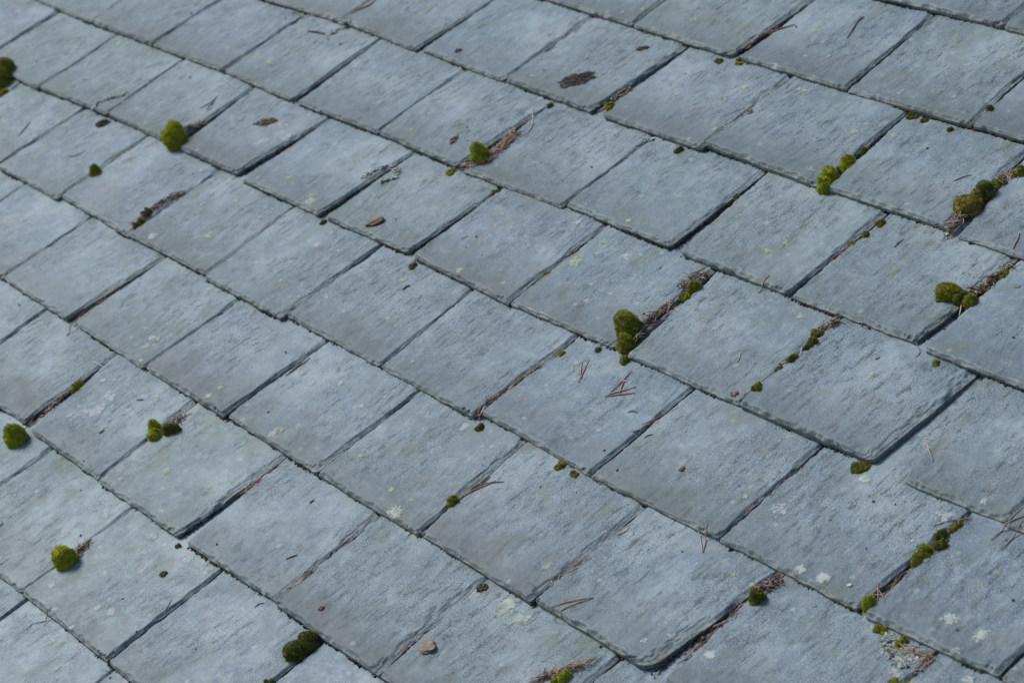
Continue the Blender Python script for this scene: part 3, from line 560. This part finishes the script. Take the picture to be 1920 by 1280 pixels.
M_LUMP = {'stone': mat_tone('brown_stone', [(0, (.070, .045, .034)), (.5, (.165, .110, .085)), (1, (.29, .215, .175))], .8, 120),
          'pebble': mat_tone('grey_pebble', [(0, (.070, .055, .042)), (.5, (.170, .138, .108)), (1, (.30, .26, .22))], .8, 160),
          'cream': mat_tone('cream_chip', [(0, (.28, .26, .22)), (.5, (.42, .40, .34)), (1, (.5, .48, .44))], .8, 160),
          'pellet': mat_tone('pellet', [(0, (.012, .012, .013)), (.5, (.038, .035, .036)), (1, (.125, .105, .092))], .85, 200),
          'brown': mat_tone('brown_crumb', [(0, (.035, .025, .020)), (.5, (.115, .082, .062)), (1, (.290, .230, .195))], .9, 200),
          'dark': mat_tone('dark_debris', [(0, (.012, .012, .010)), (.5, (.030, .030, .024)), (1, (.090, .075, .055))], .9, 200),
          'red': mat_tone('red_crumb', [(0, (.045, .024, .018)), (.5, (.105, .055, .042)), (1, (.19, .11, .08))], .7, 200),
          'chip': mat_tone('slate_chip', [(0, (.060, .070, .080)), (.5, (.110, .125, .140)), (1, (.2, .22, .24))], .6, 120)}
M_LEAFY = mat_tone('leafy_lichen', [(0, (.150, .180, .150)), (.5, (.300, .345, .300)), (1, (.44, .48, .43))], .9, 200)
M_BOARD = mat_tone('roof_boarding', [(0, (.020, .017, .014)), (1, (.050, .042, .034))], .9, 12)
M_GROUND = mat_tone('ground', [(0, (.030, .045, .015)), (.5, (.055, .075, .025)), (1, (.085, .095, .045))], .95, .6)

# ------------------------------------------------------------------ the ground far below and the roof
g = 400.0
ground = link('ground', make_mesh('ground', [(-g, -g, 0), (g, -g, 0), (g, g, 0), (-g, g, 0)], [(0, 1, 2, 3)], False, {'tone': [.5] * 4}), M_GROUND, kind='structure')

roof_root = bpy.data.objects.new('slate_roof', None)
COL.objects.link(roof_root)
roof_root.location = (0, 0, ROOF_Z); roof_root.rotation_euler = (PITCH, 0, 0)
roof_root.empty_display_size = .3
roof_root['label'] = 'weathered blue grey slate roof laid in staggered courses, filling the picture'
roof_root['category'] = 'roof'
UL, UR = -3.0, 1.9
bm = Geo()
for i in range(20):                            # the boards the slates are nailed to
    v0 = -1.62 + i * .16
    bm.add([(UL, v0, -.075), (UR, v0, -.075), (UR, v0 + .156, -.075), (UL, v0 + .156, -.075),
            (UL, v0, -.052), (UR, v0, -.052), (UR, v0 + .156, -.052), (UL, v0 + .156, -.052)],
           [(3, 2, 1, 0), (4, 5, 6, 7), (0, 1, 5, 4), (1, 2, 6, 5), (2, 3, 7, 6), (3, 0, 4, 7)], random.Random(i).random())
link('roof_boarding', bm.mesh('roof_boarding', False), M_BOARD, roof_root)

def chip_profile(rng, length, base, spacing, half, depth, prob):
    xs = np.arange(0, length + .0005, .0005)
    w = np.full(len(xs), base)
    x = 0.0
    while x < length:
        if rng.random() < prob:
            a = rng.uniform(*half); d = rng.uniform(*depth); c = x + rng.uniform(-.3, .3) * spacing
            w = np.maximum(w, base * .6 + d * np.sqrt(np.clip(1 - ((xs - c) / a) ** 2, 0, 1)))
        x += spacing * rng.uniform(.5, 1.5)
    return xs, w

class Slate:
    """one slate: its four corners on the roof and its chipped, layered upper face"""
    def __init__(s, seed, BL, BR, TL, TR, hires, opts):
        rng = random.Random(seed); s.seed = seed; s.hi = hires
        s.o = Vector((BL[0], BL[1]))
        s.BL = Vector((0, 0)); s.BR = Vector(BR) - s.o; s.TL = Vector(TL) - s.o; s.TR = Vector(TR) - s.o
        s.w = (s.BR - s.BL).length; s.e = ((s.TL - s.BL).length + (s.TR - s.BR).length) / 2
        s.len = s.e * 2.12
        s.thk = rng.uniform(.0066, .0086) * opts.get('thk', 1.0)
        s.lift = rng.uniform(.0012, .0032) + opts.get('lift', 0.0)
        s.tilt = rng.uniform(-.007, .007)
        s.top0 = -TH + s.lift + s.thk
        s.cr = opts.get('cr', rng.choice([.002, .003, .005, .007, .012])); s.cl = opts.get('cl', rng.uniform(.001, .004))
        s.tail = chip_profile(rng, s.w, .0018, .009, (.002, .009), (.0012, .0068), rng.uniform(.4, .95))
        s.right = chip_profile(rng, s.len, .0020, .022, (.008, .045), (.0015, opts.get('rd', rng.choice([.005, .006, .008, .012]))), .8)
        s.left = chip_profile(rng, s.len, .0015, .03, (.01, .03), (.001, .004), .5)
        s.lam = rng.uniform(.25, .9)
    def pos(s, x, y):                          # slate metres -> roof metres relative to its foot
        sx = x / s.w; ry = y / s.e
        bx = s.BR.x * sx; by = s.BR.y * sx
        tx = s.TL.x + (s.TR.x - s.TL.x) * sx; ty = s.TL.y + (s.TR.y - s.TL.y) * sx
        return bx + (tx - bx) * ry, by + (ty - by) * ry
    def base(s, x, y):
        t = y / s.e
        return s.top0 - (s.top0 + TH + .0003) * t + s.tilt * (x - s.w / 2) * np.clip(1 - t, 0, 1)
    def height(s, x, y):
        x = np.asarray(x, float); y = np.asarray(y, float)
        sd = s.seed * 31
        wob = (vnoise(x / .006, y / .006, sd + 1) - .5) * .0022
        wt = np.interp(x, *s.tail); wr = np.interp(y, *s.right); wl = np.interp(y, *s.left)
        pT = np.clip(1 - (y + wob) / wt, 0, 1); pR = np.clip(1 - (s.w - x + wob) / wr, 0, 1); pL = np.clip(1 - (x + wob) / wl, 0, 1)
        # rounded corners belong to the bevel too
        dT = .55 * pT ** .8; dR = .44 * pR ** .9; dL = .4 * pL
        drop = np.maximum(np.maximum(dT, dR), dL)
        lay = vnoise(x / .010, y / .018, sd + 5) * 1.5 + vnoise(x / .004, y / .006, sd + 6) * .6
        ter = (np.floor(drop * 5 + lay) - np.floor(lay)) / 5.0
        drop = np.clip(.34 * drop + .66 * ter, 0, .9)
        edge = np.clip(drop * 3.2, 0, 1)
        big = (fbm(x / .11, y / .16, sd + 9, 3) - .5) * .0026
        lam = fbm(x / .07 + .15 * y / .07, y / .17, sd + 13, 4) * 7
        fl = np.floor(lam); fr = np.clip((lam - fl) / .10, 0, 1)
        lamh = (fl - 1 + fr) * .0010 * s.lam
        rid = (fbm(x / .008 + y / .05, y / .03, sd + 23, 3) - .5) * .0009
        return s.base(x, y) + (big + lamh + rid) * (1 - .5 * edge) - drop * s.thk, edge
    def build(s):
        if s.hi:
            xs = np.concatenate([np.arange(0, .006, .0015), np.linspace(.006, s.w - .028, 52, endpoint=False), np.linspace(s.w - .028, s.w, 27)])
            ys = np.concatenate([np.linspace(0, .022, 21, endpoint=False), np.linspace(.022, s.e + .012, 46), np.linspace(s.e + .05, s.len, 4)])
        else:
            xs = np.concatenate([np.linspace(0, s.w - .02, 14, endpoint=False), np.linspace(s.w - .02, s.w, 7)])
            ys = np.concatenate([np.linspace(0, .018, 6, endpoint=False), np.linspace(.018, s.e + .012, 12), np.linspace(s.e + .06, s.len, 3)])
        X, Y = np.meshgrid(xs, ys)
        nx, ny = len(xs), len(ys)
        H, ED = s.height(X, Y)
        # outline: wavering cut edges and broken corners
        xr = (fbm(ys / .05, ys * 0, s.seed * 7 + 2, 3) - .5) * .005
        c = s.cr; q = np.clip(1 - ys / c, 0, 1); xr = xr - c * (1 - np.sqrt(1 - q * q)) * .95
        xl = (fbm(ys / .05, ys * 0, s.seed * 7 + 3, 3) - .5) * .003
        c = s.cl; q = np.clip(1 - ys / c, 0, 1); xl = xl + c * (1 - np.sqrt(1 - q * q))
        yt = (fbm(xs / .02, xs * 0, s.seed * 7 + 4, 3) - .5) * .0035
        sx = X / s.w
        XX = X + xl[:, None] * (1 - sx) + xr[:, None] * sx
        YY = Y + yt[None, :] * np.clip(1 - Y / .03, 0, 1)
        PX, PY = s.pos(XX, YY)
        top = np.stack([PX, PY, H], -1).reshape(-1, 3)
        idx = np.arange(nx * ny).reshape(ny, nx)
        quads = np.stack([idx[:-1, :-1], idx[:-1, 1:], idx[1:, 1:], idx[1:, :-1]], -1).reshape(-1, 4)
        loop = np.concatenate([idx[0, :], idx[1:, -1], idx[-1, -2::-1], idx[-2:0:-1, 0]])
        nl = len(loop)
        wall_t = top[loop].copy()
        wall_b = wall_t.copy()
        bb = s.base(X, Y).reshape(-1)[loop] - s.thk
        wall_b[:, 2] = np.minimum(bb, wall_t[:, 2] - .0006)
        v = np.concatenate([top, wall_t, wall_b])
        b0 = nx * ny; b1 = b0 + nl
        i = np.arange(nl); j = (i + 1) % nl
        walls = np.stack([b0 + j, b0 + i, b1 + i, b1 + j], -1)
        faces = np.concatenate([quads, walls])
        nf = len(faces)
        me = bpy.data.meshes.new('slate')
        me.vertices.add(len(v)); me.vertices.foreach_set('co', v.astype(np.float32).ravel())
        me.loops.add(nf * 4 + nl)
        me.loops.foreach_set('vertex_index', np.concatenate([faces.ravel(), (b1 + i)[::-1]]).astype(np.int32))
        me.polygons.add(nf + 1)
        ls = np.arange(nf + 1) * 4
        me.polygons.foreach_set('loop_start', ls.astype(np.int32))
        me.polygons.foreach_set('use_smooth', np.concatenate([np.ones(len(quads), bool), np.zeros(nl + 1, bool)]))
        me.update(calc_edges=True)
        a = me.attributes.new('edge', 'FLOAT', 'POINT')
        a.data.foreach_set('value', np.concatenate([ED.ravel(), np.ones(2 * nl)]).astype(np.float32))
        a = me.attributes.new('foot', 'FLOAT', 'POINT')
        a.data.foreach_set('value', np.concatenate([Y.ravel(), np.zeros(2 * nl)]).astype(np.float32))
        return me
    def inv(s, u, v):                          # roof metres -> slate metres
        x, y = u - s.o.x, v - s.o.y
        for _ in range(6):
            px, py = s.pos(x, y); x += (u - s.o.x) - px; y += (v - s.o.y) - py
        return x, y

# slates that look different: (course, joint on their right): options
OPTS = {(0, 9): dict(cr=.010, rd=.018, thk=1.2, lift=.0015), (-2, 7): dict(cr=.022, rd=.020, thk=1.1, lift=.002), (1, 7): dict(cr=.012, rd=.010),
        (2, 3): dict(cr=.004), (-2, 1): dict(rd=.011, lift=.002), (0, 7): dict(cr=.006), (-2, 4): dict(rd=.012), (-2, 6): dict(rd=.012, lift=.002),
        (-3, 4): dict(rd=.026), (3, 2): dict(cr=.012), (0, 8): dict(rd=.010), (1, 9): dict(rd=.026)}
SL = []
for k in range(KMIN, KMAX + 1):
    if k in JOINTS:
        js = [tuple(j) for j in JOINTS[k]]
    else:
        rng = random.Random(900 + k)
        u0 = -.4 + (.125 if k % 2 else 0.0) + rng.uniform(-.01, .01)
        js = [(u0 - .004, TAILV[k], u0 + .002, TAILV[k], u0, TAILV[k] + EXPO)]
    rng = random.Random(50 + k)
    n_before = 0
    while js[0][0] > UL + .27:
        u = js[0][0] - rng.uniform(.246, .258); v = TAILV[k] + rng.uniform(-.003, .003)
        js.insert(0, (u, v, u + .006, v + rng.uniform(-.003, .003), u + rng.uniform(-.003, .006), v + EXPO)); n_before += 1
    while js[-1][0] < UR - .27:
        u = js[-1][2] + rng.uniform(.243, .255); v = TAILV[k] + rng.uniform(-.003, .003)
        js.append((u, v, u + .006, v + rng.uniform(-.003, .003), u + rng.uniform(-.003, .006), v + EXPO))
    for i in range(len(js) - 1):
        a, b = js[i], js[i + 1]
        gap = .0002 + .0016 * rng.random()
        BL = (a[2], a[3]); BR = (b[0], b[1])
        if 0 < b[2] - b[0] < .017: BR = (b[2] - rng.uniform(.0026, .0050), b[1])
        ltop = a[4] + (.012 if (k, i - n_before) == (0, 9) else .001)
        TL = (ltop, a[5]); TR = (b[4] - gap - .0028, b[5])
        # tops follow the skew of the measured joint for this slate's own foot
        cu, cv = (BL[0] + BR[0]) / 2, (BL[1] + TL[1]) / 2
        hi = any(in_view(cu + dx * .13, cv + dy * .1, 60) for dx in (-1, 0, 1) for dy in (-1, 0, 1))
        s = Slate(1000 + k * 60 + i, BL, BR, TL, TR, hi, OPTS.get((k, i + 1 - n_before), {}))
        me = s.build()
        s.k = k
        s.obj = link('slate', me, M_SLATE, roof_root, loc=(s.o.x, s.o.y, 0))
        f = max(0.0, min(1.0, (cu + .15) / 1.0)) * .65 + rng.uniform(-.1, .35)  # share of the painted sky tint: grows to the right, plus random spread
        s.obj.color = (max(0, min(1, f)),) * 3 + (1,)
        SL.append(s)

def slate_at(u, v):
    best = None
    for s in SL:
        if not (-.02 < u - s.o.x < s.w + .02 and -.02 < v - s.o.y < s.e + .03): continue
        x, y = s.inv(u, v)
        if 0 <= x <= s.w and 0 <= y <= s.e and (best is None or s.k > best[0].k): best = (s, x, y)
    return best

def ground_n(u, v):                            # real height of the slates under a point
    h = slate_at(u, v)
    if h is None: return surf(v)
    return float(h[0].height(np.array([h[1]]), np.array([h[2]]))[0][0])

# crusts of lichen grown on the slates
for i, (u, v, r, kind) in enumerate(LICHEN):
    h = slate_at(u, v)
    if h is None: continue
    s, cx, cy = h
    nr, na = 7, 36
    vs = []; rim = []; fs = []
    for a in range(na):
        an = 2 * math.pi * a / na
        rr = r * ((.80 if kind == 'y' else .70) + .85 * float(fbm(math.cos(an) * 1.7 + i * 3.1, math.sin(an) * 1.7 + 9.0, 77, 4)))
        for q in range(nr):
            t = (q + .02) / (nr - 1)
            vs.append((cx + math.cos(an) * rr * t, cy + math.sin(an) * rr * t)); rim.append(t ** 2)
    A = np.array(vs)
    A[:, 0] = np.clip(A[:, 0], .001, s.w - .001); A[:, 1] = np.clip(A[:, 1], .001, s.e)
    H, _ = s.height(A[:, 0], A[:, 1])
    px, py = s.pos(A[:, 0], A[:, 1])
    thick = .0004 * (1 - np.array(rim)) + .00035
    pts = np.stack([px, py, H + thick], -1)
    for a in range(na):
        b = (a + 1) % na
        for q in range(nr - 1):
            fs.append((a * nr + q, a * nr + q + 1, b * nr + q + 1, b * nr + q))
        fs.append((a * nr, b * nr, (b + na // 2) % na * nr)) if a == 0 else None
    link('lichen', make_mesh('lichen', pts, fs, True, {'rim': rim}), M_LICHEN[kind], s.obj)

# thin moss, grit and dirt along the feet of the slates, too fine to count
rng = random.Random(5)
cg = Geo()
for s in SL:
    if not s.hi: continue
    for st in range(int(s.w / .0016)):
        x = st * .0016 + rng.uniform(-.002, .002)
        px, py = s.pos(x, 0); u, v = s.o.x + px, s.o.y + py
        q = .6 * u + .72 * v
        dens = .34 + .34 * min(1, max(0, (q + .6) / 1.2))
        nz = float(fbm(u / .022 + 40, v / .022 + s.k * 5, 3, 3))
        if nz > 1 - dens - .14 and rng.random() < .75:
            r = rng.uniform(.0005, .0017) * (.4 + nz) * (1.5 if rng.random() < .08 else 1)
            cg.lump((u, v - rng.uniform(-.0006, .0016), -TH + r * rng.uniform(.0, 1.2)), r, rng, min(1, max(0, rng.gauss((nz - .62) * 2.2 + .12, .18))), (1.7, 1.0, .9))
    # dirt lodged in the joints
    if s.thk > .0088 and s.cr in (.010, .022): continue
    for st in range(int(s.e / .0022)):
        y = st * .0022
        px, py = s.pos(s.w + .0022, y); u, v = s.o.x + px, s.o.y + py
        nz = float(fbm(u / .03 + 10, v / .02 + 5, 8, 3))
        if nz > .34 and rng.random() < .85:
            r = rng.uniform(.0008, .0021)
            cg.lump((u + rng.uniform(-.002, .002), v, float(s.base(s.w, y)) - s.thk + r * rng.uniform(.5, 1.6)), r, rng, max(0, rng.gauss((nz - .6) * 1.6, .12)), (.9, 1.6, .9))
link('moss_crust', cg.mesh('moss_crust'), M_CRUST, roof_root, kind='stuff')

# ------------------------------------------------------------------ moss
def moss_mesh(lobes, seed, tone_shift=0.0):
    """dome-shaped cushions covered with tiny upright leaves; lobes relative to the base point"""
    rng = np.random.default_rng(seed)
    G = Geo()
    bl_v = []; bl_f = []; bl_a = []
    for li, (cx, cy, cz, R, H0) in enumerate(lobes):
        H = H0
        if H0 > R * .8 and R > .012: cz += H0 * .28; H = H0 * .74
        na, nb = (28, 10) if R > .009 else (14, 6)
        vs = []; fs = []
        def shape(th, ph):                     # th around, ph from the pole (0) to under the skirt
            x = np.sin(ph) * np.cos(th); y = np.sin(ph) * np.sin(th); z = np.cos(ph)
            k = 1.03 + (fbm(x * 1.3 + seed % 97, y * 1.3 + z * 1.6 + li * 7, 5, 3) - .5) * .66 + (fbm(x * 5 + seed % 89, y * 5 + z * 5, 6, 2) - .5) * .16
            return x * R * k, y * R * k, z * H * k
        phs = np.linspace(.06, 2.5, nb)
        for b in range(nb):
            p = shape(2 * np.pi * np.arange(na) / na, np.full(na, phs[b]))
            vs += list(zip((cx + p[0]).tolist(), (cy + p[1]).tolist(), (cz + p[2]).tolist()))
        for b in range(nb - 1):
            for a in range(na):
                c = (a + 1) % na
                fs.append((b * na + a, (b + 1) * na + a, (b + 1) * na + c, b * na + c))
        fs.append(tuple(range(na - 1, -1, -1))[::-1])
        G.add(vs, fs, .12 + tone_shift)
        n = int(min(6500, max(60, 2.6 * math.pi * R * R * 1e6 * 2.0)))
        th = rng.random(n) * 2 * np.pi
        ph = np.arccos(1 - rng.random(n) * 1.65)
        x, y, z = shape(th, ph)
        nrm = np.stack([np.sin(ph) * np.cos(th) / R, np.sin(ph) * np.sin(th) / R, np.cos(ph) / H], -1)
        nrm /= np.linalg.norm(nrm, axis=1)[:, None]
        nrm += rng.normal(0, .38, (n, 3)); nrm[:, 2] += .15
        nrm /= np.linalg.norm(nrm, axis=1)[:, None]
        side = np.cross(nrm, rng.normal(0, 1, (n, 3))); side /= np.linalg.norm(side, axis=1)[:, None]
        P = np.stack([cx + x, cy + y, cz + z], -1) - nrm * .0006
        ln = (.0010 + .0024 * rng.random(n) ** 1.5)[:, None] * (1 if R > .008 else .75); wd = (.00035 + .0003 * rng.random(n))[:, None]
        clump = fbm(x / .009 + 50, (y + z) / .009 + 50, seed % 50, 3)
        tone = np.clip(.14 + tone_shift + clump * .78 + rng.normal(0, .16, n), 0, 1)
        tri = np.stack([P - side * wd, P + side * wd, P + nrm * ln], 1).reshape(-1, 3)
        o = len(G.v)
        G.v += [tuple(q) for q in tri.tolist()]
        G.f += [(o + 3 * q, o + 3 * q + 1, o + 3 * q + 2) for q in range(n)]
        G.a += np.repeat(tone, 3).tolist()
    return G.mesh('moss', True)

for i, (name, label, lobes, tone) in enumerate(MOSS):
    rng = random.Random(400 + i)
    u, v = lobes[0][0], lobes[0][1]
    n0 = ground_n(u, v)
    L = []
    for (a, b_, R, H) in lobes:
        z = ground_n(a, b_) - n0
        if name == 'moss_cushion' and R > .010:
            L.append((a - u, b_ - v, z - .04 * H, R * .95, H))
            for q in range(7):                 # ragged skirt and side growths
                an = rng.random() * 6.28; d = R * rng.uniform(.55, .95); r2 = R * rng.uniform(.22, .42)
                L.append((a - u + math.cos(an) * d, b_ - v + math.sin(an) * d, z - .1 * r2, r2, r2 * rng.uniform(.6, 1.1)))
        else:                                  # flat ragged tuft of several small growths, drawn out along the joint or edge
            ax = Vector((1, -.1)) if R > 1.3 * H else Vector((.1, 1))
            ax.normalize(); ay = Vector((-ax.y, ax.x))
            for q in range(8):
                p = ax * rng.uniform(-.75, .75) * R + ay * rng.gauss(0, .22) * R
                r2 = R * rng.uniform(.34, .72)
                L.append((a - u + p.x, b_ - v + p.y, z - .3 * r2, r2, min(H * rng.uniform(.6, 1.1), r2 * 2.4)))
    link(name, moss_mesh(L, 300 + i), M_MOSS[tone], label=label, cat='moss', group='moss growing on the slates', loc=(u, v, n0))

# ------------------------------------------------------------------ needles, litter, stones and crumbs
def along(path, t):
    P = [Vector(p) for p in path]; seg = [(P[i + 1] - P[i]).length for i in range(len(P) - 1)]
    d = t * sum(seg)
    for i, s_ in enumerate(seg):
        if d <= s_ or i == len(seg) - 1:
            return P[i].lerp(P[i + 1], min(1, d / max(s_, 1e-9))), (P[i + 1] - P[i]).normalized()
        d -= s_

for i, (label, path, hw, count, tone) in enumerate(LITTER):
    rng = random.Random(700 + i)
    o = Vector(path[0]); n0 = ground_n(o.x, o.y)
    G = Geo()
    for c in range(int(count * (.6 if hw < .0046 else 1.3))):
        p, d = along(path, rng.random() ** .9)
        nrm = Vector((-d.y, d.x)); p = p + nrm * rng.gauss(0, .45) * hw
        z = ground_n(p.x, p.y) - n0 + abs(rng.gauss(0, .0030)) + .0006 - (.0035 if hw < .0046 else 0.0)
        if rng.random() < .16:
            G.lump((p.x - o.x, p.y - o.y, z), rng.uniform(.0012, .0032), rng, rng.random() * .6, (1.3, .9, .5))
            continue
        an = math.atan2(d.y, d.x) + rng.gauss(0, .38 if hw < .005 else .8)
        ln = rng.uniform(.008, .030) * (1 if hw > .003 else 1.2)
        dv = Vector((math.cos(an), math.sin(an))); cv = rng.uniform(-.16, .16) * ln; sl = rng.gauss(0, .06)
        pts = []
        for t in (-.5, -.17, .17, .5):
            q = p + dv * (t * ln) + Vector((-dv.y, dv.x)) * (cv * (1 - 4 * t * t))
            pts.append((q.x - o.x, q.y - o.y, max(z - .0012, z + t * ln * sl)))
        G.tube(pts, rng.uniform(.00035, .00075), rng.random(), .5)
    link('needle_litter', G.mesh('needle_litter'), M_NEEDLE[tone], label=label, cat='litter', group='needle litter in the joints', kind='stuff', loc=(o.x, o.y, n0))

for i, (label, lines, r, tone) in enumerate(NEEDLES):
    rng = random.Random(800 + i)
    o = Vector(lines[0][0]); n0 = ground_n(o.x, o.y)
    G = Geo()
    for ln in lines:
        P = []
        N = 9
        for q in range(N):
            p, _ = along(ln, q / (N - 1)); P.append(p)
        for _ in range(2):
            P = [P[0]] + [(P[q - 1] + P[q] * 2 + P[q + 1]) / 4 for q in range(1, N - 1)] + [P[-1]]
        pts = [(p.x - o.x, p.y - o.y, ground_n(p.x, p.y) - n0) for p in P]
        zz = [q[2] for q in pts]
        zs = [max(zz[max(0, q - 1):q + 2]) + r * .9 + .0002 for q in range(N)]
        pts = [(a[0], a[1], z) for a, z in zip(pts, zs)]
        G.tube(pts, r, rng.uniform(.35, .7), .55, 6)
    nm, cat = 'pine_needle', 'needle'
    for word, n_, c_ in (('bark', 'bark_flake', 'bark'), ('twig', 'twig', 'twig'), ('stem', 'grass_stem', 'stem'), ('splinter', 'wood_splinter', 'splinter'), ('husk', 'seed_husk', 'husk')):
        if word in label and 'bark bit' not in label and 'needle' not in label.split(' on ')[0].split(' at ')[0]: nm, cat = n_, c_
    link(nm, G.mesh(nm), M_NEEDLE[tone], label=label, cat=cat, group='loose needles and twigs on the slates', loc=(o.x, o.y, n0))

def stone_mesh(rx, ry, rz, seed, flat):
    na, nb = 40, 22
    vs = []; fs = []; A = []
    for b in range(nb):
        ph = math.pi * (b + .5) / nb
        for a in range(na):
            th = 2 * math.pi * a / na
            x, y, z = math.sin(ph) * math.cos(th), math.sin(ph) * math.sin(th), math.cos(ph)
            k = 1 + (float(fbm(x * 1.1 + seed, y * 1.1 + z * 1.7, 11, 3)) - .5) * .8 + (float(fbm(x * 5 + seed, y * 5 + z * 5, 12, 3)) - .5) * .22
            zz = z * rz * k
            vs.append((x * rx * k, y * ry * k, rz * flat + (zz if zz < rz * .62 else rz * .62 + (zz - rz * .62) * .3))); A.append(float(fbm(x * 6 + seed, y * 6 + z * 6, 15, 3)))
    for b in range(nb - 1):
        for a in range(na):
            c = (a + 1) % na
            fs.append((b * na + a, (b + 1) * na + a, (b + 1) * na + c, b * na + c))
    fs.append(tuple(range(na))); fs.append(tuple((nb - 1) * na + a for a in range(na - 1, -1, -1)))
    return make_mesh('stone', vs, fs, True, {'tone': A})

for i, (name, label, u, v, rw, rh, kind, cat) in enumerate(LUMPS):
    rng = random.Random(650 + i)
    n0 = ground_n(u, v)
    if kind in ('stone', 'pebble', 'cream', 'chip'):
        ob = link(name, stone_mesh(rw * (1.05 if kind == 'stone' else .95), rh * (1.1 if kind == 'pebble' else .85), rh * {'chip': .25, 'pebble': .45}.get(kind, .6), 3.3 + i * 5.7, .55), M_LUMP[kind], label=label, cat=cat, loc=(u, v, n0))
        ob.rotation_euler = (RM @ Matrix.Rotation({'stone': .95, 'pebble': -.35}.get(kind, .5), 4, 'Z')).to_euler()
        continue
    G = Geo()
    ax = Vector((.66, .75)) if kind == 'pellet' else Vector((.86, .5))
    if name == 'debris_clump' and rw > 2 * rh: ax = Vector((.8, .6))
    ay = Vector((-ax.y, ax.x))
    cnt = int(min(620, 60 + rw * rh * 1e6 * 1.3))
    for c in range(cnt):
        a = rng.random() * 6.28; t = math.sqrt(rng.random())
        rag = .55 + .9 * float(fbm(math.cos(a) * 3 + i, math.sin(a) * 3 + 7, 4, 3))
        p = ax * (math.cos(a) * t * rw * rag) + ay * (math.sin(a) * t * rh * 1.25 * rag)
        hmax = (.0022 if kind == 'pellet' else .5 * rh) * (1 - t * t)
        z = ground_n(u + p.x, v + p.y) - n0 + rng.random() * hmax + .0004
        if kind == 'pellet' and rng.random() < .85:
            an = math.atan2(ax.y, ax.x) + rng.gauss(0, .55); ln = rng.uniform(.004, .012)
            dv = Vector((math.cos(an), math.sin(an))) * ln * .5
            G.tube([(p.x - dv.x, p.y - dv.y, z), (p.x, p.y, z + .0006), (p.x + dv.x, p.y + dv.y, z)], rng.uniform(.0003, .0006), rng.random(), .5)
        else:
            G.lump((p.x, p.y, z), rng.uniform(.0010, .0024), rng, rng.random())
    link(name, G.mesh(name), M_LUMP[kind], label=label, cat=cat, loc=(u, v, n0))

for i, (label, path, hw, count) in enumerate(LEAFY):
    rng = random.Random(560 + i)
    o = Vector(path[0]); n0 = ground_n(o.x, o.y)
    G = Geo()
    for c in range(count):
        p, d = along(path, rng.random())
        p = p + Vector((rng.gauss(0, .5), rng.gauss(0, .5))) * hw
        z = ground_n(p.x, p.y) - n0 + .0003 + rng.random() * .0016
        r = rng.uniform(.0012, .0032); a0 = rng.random() * 6.28; N = 7
        tx, ty = rng.gauss(0, .35), rng.gauss(0, .35)
        vs = [(p.x - o.x, p.y - o.y, z)]
        for q in range(N):
            a = a0 + 2 * math.pi * q / N; rr = r * rng.uniform(.55, 1.15)
            x, y = math.cos(a) * rr, math.sin(a) * rr
            vs.append((p.x - o.x + x, p.y - o.y + y, max(z - .001, z + tx * x + ty * y + rr * .35)))
        G.add(vs, [(0, 1 + q, 1 + (q + 1) % N) for q in range(N)], rng.random())
    link('leafy_lichen', G.mesh('leafy_lichen', False), M_LEAFY, label=label, cat='lichen', group='leafy lichens on the slates', loc=(o.x, o.y, n0))

# specks of grit lying about, too many and too small to count
rng = random.Random(99)
G = Geo()
made = 0
while made < 170:
    u = rng.uniform(-2.2, 1.2); v = rng.uniform(-.95, 1.1)
    if not in_view(u, v, 0): continue
    made += 1
    z = ground_n(u, v); r = rng.choice([.0006, .0007, .0008, .001, .0013, .0018])
    G.lump((u, v, z + r * .3), r, rng, rng.random() * .8, (1.4, .9, .7))
link('grit', G.mesh('grit'), M_LUMP['dark'], label='fine dark grit scattered over the slates', cat='grit', kind='stuff', loc=(0, 0, 0.0001))
